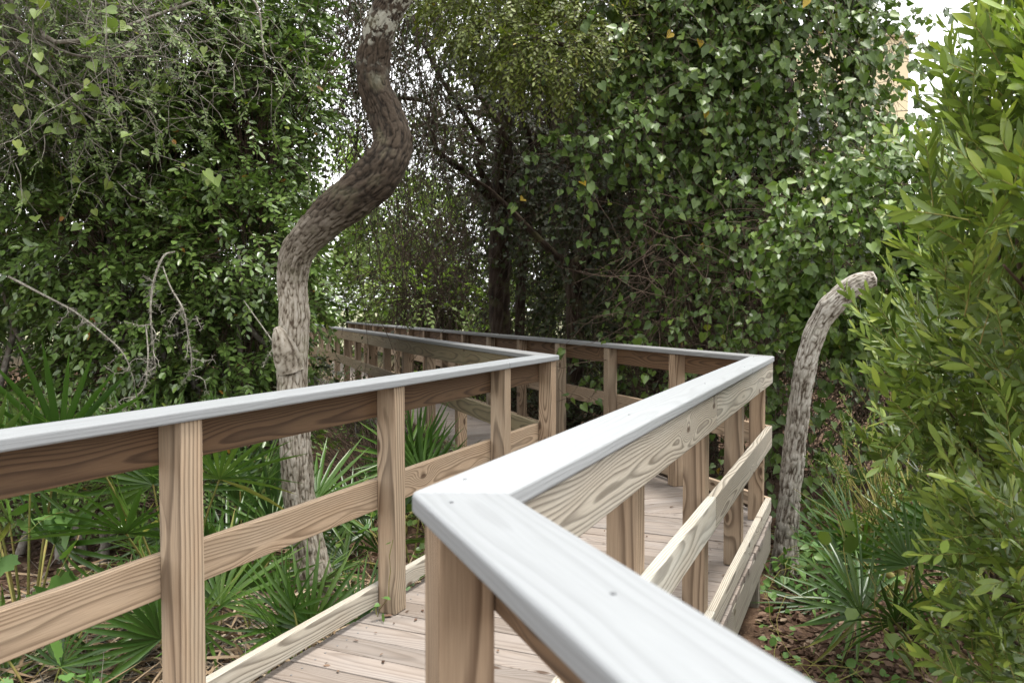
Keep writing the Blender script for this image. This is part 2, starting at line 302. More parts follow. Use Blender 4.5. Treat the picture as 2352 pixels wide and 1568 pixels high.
Z3 = V3(0, 0, 1)
def railing(label, P, Q, out, cuts0, cuts1, posts, mats, z_joint, name='railing', joints=3.3, kick=True):
    """one straight run. P,Q: ends of the deck-side cap edge; out: +1/-1 side of the outside; cuts: mitre direction (2d) at each end or None"""
    u = unit(Q - P); n = V3(-u[1], u[0]) * out; L = float(np.linalg.norm(Q - P))
    root = empty(name, (*(P + u * L / 2), 0.0), label, 'railing', 'boardwalk railings')
    def off(end, d):                    # point on the offset line d from the cap edge, cut by the mitre
        base, cut = (P, cuts0) if end == 0 else (Q, cuts1)
        if cut is None: return base + n * d
        return isect(base + n * d, u, base, cut)
    def run(nm, d0, d1, z0, z1, mat, step, upright, gap=0.0015):
        s0 = float((off(0, (d0 + d1) / 2) - P) @ u); s1 = float((off(1, (d0 + d1) / 2) - P) @ u)
        inner = [s for s in posts if s0 + 0.8 < s < s1 - 0.8]
        br = [s0]
        for s in inner:
            if s - br[-1] >= step: br.append(s)
        br.append(s1)
        for i in range(len(br) - 1):
            a, b = br[i], br[i + 1]
            def cor(s, d, e):
                if e == 0 and i == 0: return off(0, d)
                if e == 1 and i == len(br) - 2: return off(1, d)
                return P + u * s + n * d
            a2, b2 = a + (gap if i else 0), b - (gap if i < len(br) - 2 else 0)
            pts = [cor(a2, d0, 0), cor(b2, d0, 1), cor(b2, d1, 1), cor(a2, d1, 0)]
            jz = float(rng.normal(0, 0.0012))
            if upright:                 # board on edge: grain shader wants x length, y thickness, z width -> world axes already fit
                c = np.mean(pts, axis=0); bm = bmesh.new(); lo = []; hi = []; h = (z1 - z0) / 2; nn = V3(-u[1], u[0])
                for p in pts:
                    dd = p - c; x_, y_ = float(dd @ u), float(dd @ nn)
                    lo.append(bm.verts.new((x_, y_, -h))); hi.append(bm.verts.new((x_, y_, h)))
                bm.faces.new(hi); bm.faces.new(lo[::-1])
                for k in range(4): bm.faces.new((lo[k], lo[(k + 1) % 4], hi[(k + 1) % 4], hi[k]))
                bmesh.ops.recalc_face_normals(bm, faces=bm.faces)
                bmesh.ops.bevel(bm, geom=list(bm.edges), offset=0.004, segments=2, profile=0.5, affect='EDGES')
                me = bpy.data.meshes.new(nm); bm.to_mesh(me); bm.free()
                m = Matrix(((u[0], nn[0], 0, c[0]), (u[1], nn[1], 0, c[1]), (0, 0, 1, (z0 + z1) / 2 + jz), (0, 0, 0, 1)))
                link(nm, me, mat, root, m)
            else:
                prism(nm, pts, z0 + jz, z1 + jz, u, mat, root, 0.007, 3)
    d_b = P_IN + POST + 0.001
    run('cap_board', 0, CAPW, H_CAP - CAPT, H_CAP, mats['cap'], joints * 1.1, False)
    run('top_rail', d_b, d_b + BRD, H_CAP - CAPT - 0.142, H_CAP - CAPT - 0.003, mats['top'], joints, True)
    run('mid_rail', d_b, d_b + BRD, 0.468, 0.605, mats['mid'], joints, True)
    if kick: run('kick_board', d_b, d_b + BRD, 0.035, 0.125, mats['kick'], joints, True)
    for s in posts:
        c = P + u * s + n * (P_IN + POST / 2); hp = H_CAP - CAPT - 0.002
        tilt = rng.normal(0, 0.002, 2)
        az = unit(V3(tilt[0], tilt[1], 1)); ax = unit(np.cross(V3(n[0], n[1], 0), az)); ay = np.cross(az, ax)
        box('post', (c[0], c[1], hp / 2 + 0.001), az, ax, ay, (hp - 0.002, POST, POST), mats['post'], root, 0.005, 2)
    return root

def disc_mesh(name, rad, mat):
    th = np.arange(8) * math.pi / 4; me = bpy.data.meshes.new(name)
    me.from_pydata([(rad * math.cos(a), rad * math.sin(a), z) for z in (-0.002, 0.0008) for a in th], [], [tuple(range(8, 16))] + [(i, (i + 1) % 8, 8 + (i + 1) % 8, 8 + i) for i in range(8)]); me.materials.append(mat); return me
M['steel'] = plain('dull_steel', (0.10, 0.105, 0.11, 1), (0.16, 0.165, 0.17, 1), 0.5, 60, 0.5)
SCREW = disc_mesh('screw', 0.0034, M['steel']); NAIL = disc_mesh('nail', 0.004, M['steel'])
def screws(root, P, u, n, ss):
    for s in ss:
        for d in (float(rng.uniform(0.03, 0.12)),):
            p = P + u * (s + float(rng.normal(0, 0.012))) + n * d; link('screw', SCREW, None, root, Matrix.Translation((p[0], p[1], H_CAP + 0.0012)))
def mitre(ua, ub): return unit(V3(-(ua + ub)[1], (ua + ub)[0]))
mAB = mitre(u1, u2)
def col_s(P, u, xs, d):                # parameter along a run where the picture column xs crosses the line at offset d
    r = pix(xs, 784)[:2]; q = isect(P + d, u, V3(0, 0), r); return float((q - P - d) @ u)
nR1 = V3(u1[1], -u1[0])                 # right of section 2
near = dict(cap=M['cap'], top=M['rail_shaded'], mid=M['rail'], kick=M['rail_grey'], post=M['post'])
grey = dict(cap=M['cap'], top=M['rail_grey'], mid=M['rail_grey'], kick=M['rail_grey'], post=M['post'])
far = dict(cap=M['cap_far'], top=M['rail_far'], mid=M['rail_far'], kick=M['rail_far'], post=M['post'])
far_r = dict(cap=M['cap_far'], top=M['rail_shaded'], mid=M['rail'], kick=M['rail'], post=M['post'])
rl = railing('nearest short railing, its pale cap running out of the bottom right of the picture', N0, Ad, -1, None, mAB, [0.12, 1.2, 2.3 - 0.075], near, 0); screws(rl, N0, u2, V3(u2[1], -u2[0]), [1.2, 1.75, 2.2])
rl = railing('grey weathered railing seen from its outer side, from the nearest corner to the right corner', Ad, Bd, -1, mAB, mAB, [1.12, 2.2, 3.28, 4.29], grey, 0, joints=2.1); screws(rl, Ad, u1, V3(u1[1], -u1[0]), [0.12, 1.12, 2.2, 3.28, 4.29])
railing('long dark railing along the far right side, ending in the trees', Bd, Dd, -1, mAB, None, list(0.98 + 1.11 * np.arange(15)) , far_r, 0)
sM = [col_s(Md, u1, c, -nR1 * (P_IN + POST / 2)) for c in (411, 897, 1150)]
LM = float((Cd - Md) @ u1)
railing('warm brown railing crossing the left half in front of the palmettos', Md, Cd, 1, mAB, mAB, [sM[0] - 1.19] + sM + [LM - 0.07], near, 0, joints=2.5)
railing('mossy long railing running from the middle corner to behind the crooked tree', Cd, Ed, 1, mAB, None, list(1.0 + 1.10 * np.arange(15)), far, 0)

# deck: one plank after another, each section square to its own railings
deck = empty('boardwalk', (0.6, 3.4, 0.0), 'pale plank boardwalk zigzagging between the railings', 'boardwalk', kind='structure')
EDGE = P_IN + POST + BRD + 0.006
def section(Pl, Ql, Pr, Qr, u, cut0, cut1):
    n = V3(-u[1], u[0]); w = 0.1397; gap = 0.006
    def line(base, cut):
        return (base, cut)
    l0 = Pl + n * EDGE; r0 = Pr - n * EDGE
    def edge(side, s):                    # point on a side line at station s
        b = l0 if side else r0
        return b + u * (s - float((b - Pr) @ u))
    def stat(side, base, cut):
        b = l0 if side else r0
        return float((isect(b, u, base, cut) - Pr) @ u) if cut is not None else float((base - Pr) @ u)
    sl0, sr0 = stat(1, Pl, cut0), stat(0, Pr, cut0); sl1, sr1 = stat(1, Ql, cut1), stat(0, Qr, cut1)
    s = min(sl0, sr0); e = max(sl1, sr1)
    while s < e - 0.02:
        a, b = s, s + w
        # clip the plank against both mitres
        poly = [(a, 0), (b, 0), (b, 1), (a, 1)]
        def clip(poly, f):
            o = []
            for i in range(len(poly)):
                p, q = poly[i], poly[(i + 1) % len(poly)]; fp, fq = f(p), f(q)
                if fp >= 0: o.append(p)
                if fp * fq < 0:
                    k = fp / (fp - fq); o.append((p[0] + (q[0] - p[0]) * k, p[1] + (q[1] - p[1]) * k))
            return o
        poly = clip(poly, lambda p: p[0] - (sr0 + (sl0 - sr0) * p[1]) - 0.002)
        if len(poly) >= 3: poly = clip(poly, lambda p: (sr1 + (sl1 - sr1) * p[1]) - p[0] - 0.002)
        if len(poly) >= 3:
            js = rng.normal(0, 0.004, 2)
            pts = []
            for st, f in poly:
                q0, q1 = edge(0, st), edge(1, st); jj = js[0] if f < 0.01 else (js[1] if f > 0.99 else 0)
                pts.append(q0 + (q1 - q0) * f + n * jj)
            ar = 0.5 * abs(sum(pts[i][0] * pts[(i + 1) % len(pts)][1] - pts[(i + 1) % len(pts)][0] * pts[i][1] for i in range(len(pts))))
            if ar > 0.01:
                dz = float(rng.normal(0, 0.0012))
                pk = prism('plank', pts, -0.038 + dz, dz - 0.001, n, M['deck'], deck, 0.004, 2)
                if abs(u[0] - u1[0]) < 1e-6 and len(poly) == 4:
                    for f in (0.06, 0.94):
                        for g in (0.28, 0.74):
                            st = a + (b - a) * g; q0, q1 = edge(0, st), edge(1, st); q = q0 + (q1 - q0) * f
                            nl = bpy.data.objects.new('nail', NAIL); col.objects.link(nl); nl.parent = pk; nl.matrix_parent_inverse = pk.matrix_world.inverted(); nl.matrix_world = Matrix.Translation((q[0], q[1], dz))
        s += w + gap
section(Md - u2 * 2.2, Md, N0, Ad, u2, None, mAB)
section(Md, Cd, Ad, Bd, u1, mAB, mAB)
section(Cd, Ed, Bd, Dd, u2, mAB, None)
# fascia boards, joists and legs under the deck
def fascia(P, Q, side, u, nseg):
    n = V3(-u[1], u[0]) * side; L = float(np.linalg.norm(Q - P)); c0 = P_IN + POST + 0.001
    for i in range(nseg):
        a, b = L * i / nseg + (0.002 if i else 0), L * (i + 1) / nseg
        c = P + u * (a + b) / 2 + n * (c0 + BRD / 2)
        box('fascia_board', (c[0], c[1], -0.042 - 0.095), (u[0], u[1], 0), (-u[1], u[0], 0), Z3, (b - a, BRD, 0.19), M['fascia'], deck, 0.004)
    k = 0.5
    while k < L:
        c = P + u * k + n * (c0 - 0.05)
        box('support_post', (c[0], c[1], -0.55), Z3, (u[0], u[1], 0), (-u[1], u[0], 0), (1.0, 0.09, 0.09), M['fascia'], deck, 0.004)
        k += 1.8
mo = lambda base, n, u: isect(base + n * EDGE, u, base, mAB)
fascia(Ad + u1 * 0.06, Bd + u1 * 0.05, -1, u1, 2); fascia(Md, Cd - u1 * 0.06, 1, u1, 2)
fascia(Bd + u2 * 0.06, Dd, -1, u2, 5); fascia(Cd + u2 * -0.04, Ed, 1, u2, 5); fascia(N0, Ad - u2 * 0.05, -1, u2, 1)
for P, Q, u in ((Ad, Bd, u1), (Bd, Dd, u2)):
    n = V3(-u[1], u[0])
    L = float(np.linalg.norm(Q - P))
    for k in (0.35, 0.75):
        c = P + u * L / 2 + n * WID * k
        box('joist', (c[0], c[1], -0.045 - 0.09), (u[0], u[1], 0), (-u[1], u[0], 0), Z3, (L - 0.6, 0.04, 0.18), M['fascia'], deck, 0.003)

# ------------------------------------------------------------------ ground
def ground_h(x, y):
    p = np.stack([np.asarray(x, float), np.asarray(y, float), np.zeros_like(np.asarray(x, float))], -1)
    h = -0.52 + 0.16 * (vnoise(p * 0.55, 3) - 0.5) + 0.06 * (vnoise(p * 2.3, 4) - 0.5)
    far_ = np.clip((np.asarray(y, float) - 19) / 5, 0, 1)          # the ground rises to the end of the boardwalk
    return h * (1 - far_) + (-0.06 + 0.05 * (vnoise(p * 0.2, 8) - 0.5)) * far_
def build_ground():
    fx = np.concatenate([[-900, -300, -100, -50, -30], np.linspace(-16, 16, 160), [30, 50, 100, 300, 900]])
    fy = np.concatenate([[-300, -60, -20, -8], np.linspace(-3, 34, 186), [45, 60, 100, 300, 900, 1500]])
    X, Y = np.meshgrid(fx, fy); Z = ground_h(X, Y); v = np.stack([X, Y, Z], -1).reshape(-1, 3)
    nx, ny = len(fx), len(fy); i = np.arange(nx - 1)[None] + np.arange(ny - 1)[:, None] * nx; i = i.ravel()
    f = np.stack([i, i + 1, i + nx + 1, i + nx], -1).ravel()
    me = np_mesh('ground', v, f, np.full(len(i), 4), smooth=True)
    tag(link('ground', me, M['ground']), 'brown leaf covered forest floor under the boardwalk', 'ground', kind='structure')
build_ground()

# ------------------------------------------------------------------ leaf and twig machinery
def fold(pts, z=0.12):
    """outline half (x along, y out) -> two mirrored polygons folded on the midrib"""
    k = len(pts); v = [(0, 0, 0)] + [(x, y, y * z * 2) for x, y in pts] + [(1, 0, 0)] + [(x, -y, y * z * 2) for x, y in pts]
    left = [0] + list(range(1, k + 1)) + [k + 1]; right = [k + 1] + list(range(2 * k + 1, k + 1, -1)) + [0]
    return np.array(v, float), [left[::-1], right[::-1]]
T_SMALL = fold([(0.45, 0.5)])
T_OVAL = fold([(0.28, 0.46), (0.68, 0.42)])
T_HEART = fold([(-0.14, 0.20), (-0.05, 0.45), (0.25, 0.55), (0.62, 0.30)], 0.15)
T_GRAPE = fold([(-0.16, 0.18), (-0.12, 0.42), (0.10, 0.50), (0.22, 0.66), (0.32, 0.50), (0.50, 0.56), (0.60, 0.34), (0.80, 0.30)], 0.10)
def lance(nseg=4, curl=0.18, wavy=0.0):
    v = []; f = []
    for i in range(nseg + 1):
        x = i / nseg; w = 0.5 * (math.sin(math.pi * min(1, x * 0.92 + 0.05)) ** 0.75) if 0 < i < nseg else (0.06 if i == 0 else 0.0)
        z = -curl * x * x + wavy * math.sin(x * 7)
        v += [(x, w, z + w * 0.10), (x, 0, z - 0.02), (x, -w, z + w * 0.10)]
    for i in range(nseg):
        a = i * 3
        f += [[a, a + 1, a + 4, a + 3], [a + 1, a + 2, a + 5, a + 4]]
    return np.array(v, float), [q[::-1] for q in f]
T_LANCE = lance()
T_LANCE2 = lance(4, -0.05)
def frames(axis, up):
    x = unit(axis); n = up - x * np.sum(up * x, -1, keepdims=True); n = unit(n + 1e-6); s = np.cross(n, x); return x, s, n
def leaf_mesh(name, T, C, axis, up, L, W, rnd):
    tv, tf = T; x, s, n = frames(axis, up); N = len(C); k = len(tv)
    L = L[:, None, None]; W = W[:, None, None]
    v = C[:, None] + x[:, None] * (tv[None, :, 0:1] * L) + s[:, None] * (tv[None, :, 1:2] * W) + n[:, None] * (tv[None, :, 2:3] * W)
    ff = np.concatenate([np.asarray(q) for q in tf]); lt = np.array([len(q) for q in tf])
    F_ = (ff[None] + (np.arange(N) * k)[:, None]).ravel()
    return np_mesh(name, v.reshape(-1, 3), F_, np.tile(lt, N), np.repeat(rnd, k))
def leaf_parts(T, mat, parent, C, axis, up, L, W, rnd, n, name='leaf'):
    """the n leaves that show largest become objects of their own (sharing a few meshes); returns the mask of the rest"""
    d = C - np.array([0, 0, CAM_Z]); c, s = math.cos(PITCH), math.sin(PITCH)
    yc = c * d[:, 1] - s * d[:, 2]; zc = s * d[:, 1] + c * d[:, 2]
    vis = (yc > 0.3) & (np.abs(d[:, 0] / np.maximum(yc, .01)) < 0.63) & (np.abs(zc / np.maximum(yc, .01)) < 0.42)
    x_, s_, n_ = frames(axis, up); facing = np.abs(np.sum(unit(d) * n_, -1)) * 0.7 + 0.3
    score = np.where(vis, L * W * facing / np.maximum(yc, 0.3) ** 2 / (1 + 0.12 * yc), 0)
    idx = np.argsort(-score)[:n]; idx = idx[score[idx] > 0]
    tv, tf = T; var = []
    for q in range(5):
        me = np_mesh(name, tv, np.concatenate([np.asarray(p) for p in tf]), [len(p) for p in tf], np.full(len(tv), 0.1 + 0.19 * q)); me.materials.append(mat); var.append(me)
    for i in idx:
        m = Matrix.Identity(4)
        for j, (a, k) in enumerate(((x_[i], L[i]), (s_[i], W[i]), (n_[i], W[i]))):
            for r in range(3): m[r][j] = float(a[r] * k)
        for r in range(3): m[r][3] = float(C[i][r])
        link(name, var[int(rnd[i] * 4.99)], None, parent, m)
    keep = np.ones(len(C), bool); keep[idx] = False
    return keep
def tube_mesh(name, P, R, S=3, attr=None):
    """P (N,K,3) polylines, R (N,K) radii"""
    N, K, _ = P.shape; t = np.gradient(P, axis=1); t = unit(t)
    ref = np.where(np.abs(t[..., 2:3]) < 0.9, V3(0, 0, 1), V3(1, 0, 0)); a = unit(np.cross(t, ref)); b = np.cross(t, a)
    th = np.arange(S) * 2 * math.pi / S
    v = P[:, :, None] + R[:, :, None, None] * (a[:, :, None] * np.cos(th)[None, None, :, None] + b[:, :, None] * np.sin(th)[None, None, :, None])
    base = (np.arange(N) * K * S)[:, None, None]; kk = (np.arange(K - 1) * S)[None, :, None]; ss = np.arange(S)[None, None, :]; s2 = (ss + 1) % S
    f = np.stack([base + kk + ss, base + kk + s2, base + kk + S + s2, base + kk + S + ss], -1).reshape(-1)
    return np_mesh(name, v.reshape(-1, 3), f, np.full(N * (K - 1) * S, 4), smooth=True)
def walk(P0, D0, Ls, K, jit, grav=0.0, r=rng):
    """wandering twigs"""
    N = len(P0); P = np.zeros((N, K, 3)); P[:, 0] = P0; D = unit(D0)
    for k in range(1, K):
        D = unit(D + r.normal(0, jit, (N, 3)) + np.array([0, 0, -grav]))
        P[:, k] = P[:, k - 1] + D * (Ls / (K - 1))[:, None]
    return P
def sprays(P, D, Ls, n, leafL, ratio, ang=0.95, droop=0.15, upj=0.35, up=(0, 0, 1), r=rng, two=True):
    """twigs set with n leaves each; returns leaf arrays and the twig polylines"""
    N = len(P); D = unit(D); U = np.asarray(up, float) + r.normal(0, upj, (N, 3)); S = unit(np.cross(D, U)); U = unit(np.cross(S, D))
    Cs, As, Us = [], [], []; dn = np.array([0, 0, -1.0])
    for i in range(n):
        t = (i + 0.6) / n; tj = t + r.normal(0, 0.02, (N, 1))
        c = P + D * Ls[:, None] * tj + dn * (droop * tj * tj) * Ls[:, None]
        tg = unit(D + dn * 2 * droop * t)
        a = (0.15 if i == n - 1 else ang * (1 - 0.35 * t)) + r.normal(0, 0.22, (N, 1)); sg = 1 if i % 2 else -1
        ax = tg * np.cos(a) + sg * S * np.sin(a) + r.normal(0, 0.13, (N, 3))
        Cs.append(c); As.append(ax); Us.append(U + r.normal(0, 0.28, (N, 3)))
    C = np.concatenate(Cs); A = np.concatenate(As); Uu = np.concatenate(Us); M_ = len(C)
    L = leafL * r.uniform(0.65, 1.15, M_); W = L * ratio * r.uniform(0.85, 1.15, M_)
    global LAST_T; LAST_T = np.repeat((np.arange(n) + 0.6) / n, N)
    tt = np.linspace(0, 1, 4)
    tw = P[:, None] + D[:, None] * (Ls[:, None, None] * tt[None, :, None]) + dn * (droop * tt * tt)[None, :, None] * Ls[:, None, None]
    return (C, A, Uu, L, W), tw
def blob_pts(blobs, N, depth=0.16, r=rng, zmin=-0.45, keep=0.80):
    """points near the outer skin of a union of ellipsoids, with outward directions"""
    B = np.asarray(blobs, float); c, rad = B[:, :3], B[:, 3:]
    w = (rad[:, 0] * rad[:, 1] * rad[:, 2]) ** (2 / 3); out = []; outd = []
    got = 0
    while got < N:
        k = r.choice(len(B), N * 2, p=w / w.sum()); d = unit(r.normal(0, 1, (N * 2, 3)))
        f = 1 - np.abs(r.normal(0, depth, (N * 2, 1))) + 0.10 * (vnoise((c[k] + d * rad[k]) * 2.2, 5)[:, None] - 0.5) * 2
        p = c[k] + d * rad[k] * f
        ok = p[:, 2] > zmin
        for j in range(len(B)):
            q = np.linalg.norm((p - c[j]) / rad[j], axis=1); ok &= (q > keep) | (k == j)
        out.append(p[ok]); outd.append(unit(d / rad[k])[ok]); got += int(ok.sum())
        if len(out) > 40: break
    return np.concatenate(out)[:N], np.concatenate(outd)[:N]
def catmull(P, R, n):
    P = np.asarray(P, float); R = np.asarray(R, float); Q = np.vstack([2 * P[0] - P[1], P, 2 * P[-1] - P[-2]]); q = np.concatenate([[R[0]], R, [R[-1]]])
    o, ro = [], []
    for i in range(1, len(Q) - 2):
        for t in np.linspace(0, 1, n, endpoint=False):
            f = lambda a, b, c, d: 0.5 * (2 * b + (c - a) * t + (2 * a - 5 * b + 4 * c - d) * t * t + (3 * b - a - 3 * c + d) * t ** 3)
            o.append(f(Q[i - 1], Q[i], Q[i + 1], Q[i + 2])); ro.append(f(q[i - 1], q[i], q[i + 1], q[i + 2]))
    o.append(P[-1]); ro.append(R[-1]); return np.array(o), np.array(ro)
def trunk_mesh(name, P, R, n=14, S=40, rough=0.10, seed=1, cap=True, flare=0.0, fq=1.0):
    """tapered limb with bark plates raised between furrows"""
    P, R = catmull(P, R, n); K = len(P); t = unit(np.gradient(P, axis=0)); a = np.zeros_like(P)
    a[0] = unit(np.cross(t[0], V3(0.3, 1, 0.1)))
    for k in range(1, K): a[k] = unit(a[k - 1] - t[k] * (a[k - 1] @ t[k]))
    b = np.cross(t, a); s = np.concatenate([[0], np.cumsum(np.linalg.norm(np.diff(P, axis=0), axis=1))])
    th = np.arange(S) * 2 * math.pi / S; rr = np.mean(R)
    cx = np.cos(th)[None, :] * rr; cy = np.sin(th)[None, :] * rr; ss = s[:, None] + 0 * cx
    q = np.stack([cx + 0 * ss, cy + 0 * ss, ss * 0.30], -1)
    n1 = vnoise(q * 66 * fq, seed); n2 = vnoise(q * np.array([1, 1, 1.6]) * 130 * fq, seed + 5); n3 = vnoise(np.stack([cx + 0 * ss, cy + 0 * ss, ss], -1) * 9, seed + 9)
    h = np.clip(np.abs(2 * n1 - 1) * 2.2, 0, 1) ** 0.7; h = 0.72 * h + 0.62 * (n2 - 0.5) + 0.05; att = np.clip(h, 0, 1)
    r = R[:, None] * (1 + rough * (h - 0.45) + 0.16 * (n3 - 0.5))
    if flare: r = r * (1 + flare * np.exp(-s / 0.12))[:, None]
    v = P[:, None] + r[..., None] * (a[:, None] * np.cos(th)[None, :, None] + b[:, None] * np.sin(th)[None, :, None])
    i = (np.arange(K - 1) * S)[:, None] + np.arange(S)[None]; j = (np.arange(K - 1) * S)[:, None] + (np.arange(S)[None] + 1) % S
    f = np.stack([i, j, j + S, i + S], -1).reshape(-1); lt = np.full((K - 1) * S, 4)
    V = v.reshape(-1, 3); A = att.ravel()
    if cap:
        V = np.vstack([V, P[-1] + t[-1] * R[-1] * 0.25]); A = np.append(A, 0.9); top = len(V) - 1; e = (K - 1) * S + np.arange(S)
        f = np.concatenate([f, np.stack([e, (K - 1) * S + (np.arange(S) + 1) % S, np.full(S, top)], -1).ravel()]); lt = np.concatenate([lt, np.full(S, 3)])
    return np_mesh(name, V, f, lt, A, smooth=True)
def foliage(root, name, T, mat, leaves, rnd=None, parts=0, r=rng, part_name='leaf'):
    C, A, U, L, W = leaves
    if rnd is None: rnd = np.clip(r.beta(2.2, 2.2, len(C)) * 0.97, 0, 1); rnd = np.where(r.random(len(C)) < 0.004, 1.0, rnd)
    if parts:
        k = leaf_parts(T, mat, root, C, A, U, L, W, rnd, parts, part_name); C, A, U, L, W, rnd = C[k], A[k], U[k], L[k], W[k], rnd[k]
    if not len(C): return None
    me = leaf_mesh(name, T, C, A, U, L, W, rnd)
    return tag(link(name, me, mat, root), kind='stuff')
def twigs(root, tw, r0=0.0035, r1=0.0012, mat='twig', name='twigs', S=3):
    N, K, _ = tw.shape; R = np.linspace(r0, r1, K)[None] * np.ones((N, 1))
    return tag(link(name, tube_mesh(name, tw, R, S), M[mat], root), kind='stuff')
def limbs(root, base, targets, r0, r1, mat, name='branch', bend=0.25, r=rng, S=10, n=8):
    """each limb its own mesh from the base to a target, with a wavy course"""
    for tg in targets:
        tg = np.asarray(tg, float); b = np.asarray(base, float); d = tg - b; L = np.linalg.norm(d)
        ts = np.linspace(0, 1, 6); w = r.normal(0, bend * L * 0.16, (6, 3)); w[0] = 0; w[-1] = 0
        P = b + d * ts[:, None] + w + np.array([0, 0, 0.10 * L]) * np.sin(math.pi * ts)[:, None]
        link(name, trunk_mesh(name, P, np.linspace(r0, r1, 6), n, S, 0.08, int(r.integers(99))), M[mat], root)

# ------------------------------------------------------------------ the crooked oak and the leaning stub
gz = lambda x, y: float(ground_h(np.array([x]), np.array([y]))[0])
oakY = 5.05
path = [((738, 1392), 50, .0), ((712, 1270), 41, .0), ((690, 1160), 38, .0), ((681, 1060), 38, 0.), ((676, 960), 38, .02), ((672, 850), 36, .04), ((676, 730), 36, .06), ((671, 640), 37, .05), ((688, 572), 40, .0),
        ((745, 508), 47, -.08), ((818, 446), 52, -.14), ((878, 388), 53, -.15), ((903, 325), 48, -.12), ((886, 262), 41, -.1), ((861, 205), 39, -.1), ((856, 140), 40, -.12), ((872, 70), 38, -.16), ((902, 5), 36, -.2), ((950, -70), 35, -.25), ((985, -170), 33, -.3), ((1000, -300), 29, -.3)]
pp = [at_y(x, y, oakY + dy) for (x, y), _, dy in path]; rr_ = [w * 0.92 * (oakY + dy) / F for _, w, dy in path]
pp[0][2] = gz(pp[0][0], pp[0][1]) - 0.05
oak = empty('crooked_oak', pp[0], 'crooked grey oak with a snaking trunk, rising behind the left railing', 'tree')
link('trunk', trunk_mesh('trunk', pp, rr_, 32, 160, 0.10, 3, True, 0.25), M['bark_pale'], oak)
kn = at_y(648, 772, oakY - 0.05)
link('branch_stub', trunk_mesh('branch_stub', [at_y(668, 850, oakY), at_y(655, 805, oakY - 0.03), at_y(642, 765, oakY - 0.06), at_y(636, 752, oakY - 0.07)], [0.085, 0.075, 0.042, 0.022], 10, 36, 0.16, 8), M['bark_pale'], oak)
link('branch_stub', trunk_mesh('branch_stub', [at_y(925, 345, oakY - 0.12), at_y(940, 322, oakY - 0.13), at_y(945, 312, oakY - 0.13)], [0.03, 0.022, 0.012], 8, 20, 0.16, 9), M['bark_dark'], oak)
top = pp[-1]
limbs(oak, pp[-3], [top + V3(1.2, 0.2, 0.8), top + V3(-1.0, 0.4, 0.9), top + V3(0.4, 1.5, 1.1), top + V3(0.2, -0.9, 1.3)], 0.07, 0.02, 'bark_dark')
bl = [(*(top + V3(a, b, c)), 0.9, 0.9, 0.55) for a, b, c in ((1.2, 0.4, 0.9), (-1.0, 0.6, 1.0), (0.4, 1.7, 1.3), (0.2, -0.9, 1.5))]
P, D = blob_pts(bl, 260, 0.3); lv, tw = sprays(P, D, rng.uniform(0.15, 0.3, len(P)), 8, 0.055, 0.4)
foliage(oak, 'crown', T_SMALL, M['leaf_oak'], lv); twigs(oak, tw)

stub = [((1800, 1330), 36, 5.70), ((1806, 1240), 31, 5.72), ((1815, 1120), 30, 5.74), ((1828, 1000), 29, 5.74), ((1842, 890), 29, 5.72), ((1857, 810), 28, 5.70), ((1882, 742), 30, 5.66), ((1920, 692), 31, 5.60), ((1962, 656), 28, 5.55), ((1994, 644), 24, 5.52), ((2010, 640), 20, 5.50)]
sp = [at_y(x, y, Y) for (x, y), _, Y in stub]; sr = [w * 0.82 * Y / F for _, w, Y in stub]; sp[0][2] = gz(sp[0][0], sp[0][1]) - 0.06
so = empty('leaning_trunk', sp[0], 'bare silvery leaning trunk without a crown, cut off beside the right corner of the railing', 'tree')
link('trunk', trunk_mesh('trunk', sp, sr, 34, 120, 0.12, 21, True, 0.35), M['bark_stub'], so)

# ------------------------------------------------------------------ left: evergreen shrubs
def shrub(name, label, cat, blobs, nspray, nleaf, leafL, ratio, mat, T=T_OVAL, spr=(0.18, 0.34), droop=0.25, group=None, stems=5, bark='twig_grey', parts=0, out=(0, 0, 0), depth=0.16, upj=0.35, twm='twig', outk=0.75, ang=0.95, seed=0):
    r = np.random.default_rng(seed + 100); B = np.asarray(blobs, float); c = B[:, :3].mean(0); g = gz(c[0], c[1])
    root = empty(name, (c[0], c[1], g), label, cat, group)
    P, D0_ = blob_pts(blobs, nspray, depth, r); D = unit(D0_ * outk + r.normal(0, 0.35, D0_.shape) + np.asarray(out, float))
    lv, tw = sprays(P, D, r.uniform(*spr, len(P)), nleaf, leafL, ratio, ang, droop, upj, D0_ * 0.9 + V3(0, -0.25, 0.8), r=r)
    foliage(root, 'foliage', T, M[mat], lv, parts=parts, r=r); twigs(root, tw, mat=twm)
    for k in range(stems):
        bl = B[k % len(B)]; tgt = bl[:3] + bl[3:] * r.uniform(-0.35, 0.35, 3)
        b0 = V3(c[0] + r.normal(0, 0.15), c[1] + r.normal(0, 0.12), g - 0.05)
        limbs(root, b0, [tgt], 0.035, 0.012, bark, 'stem', 0.35, r, 8, 5)
    # inner branchlets reaching from the stems to the leafy skin
    k = min(len(P), 260); q = r.choice(len(P), k, replace=False); s0 = c + (P[q] - c) * 0.35 + np.array([0, 0, -0.25])
    Pk = walk(s0, P[q] - s0, np.linalg.norm(P[q] - s0, axis=1) * 1.02, 6, 0.16, 0.0, r); twigs(root, Pk, 0.007, 0.003, twm, 'branchlets')
    return root
G1 = 'evergreen shrubs walling the left side'
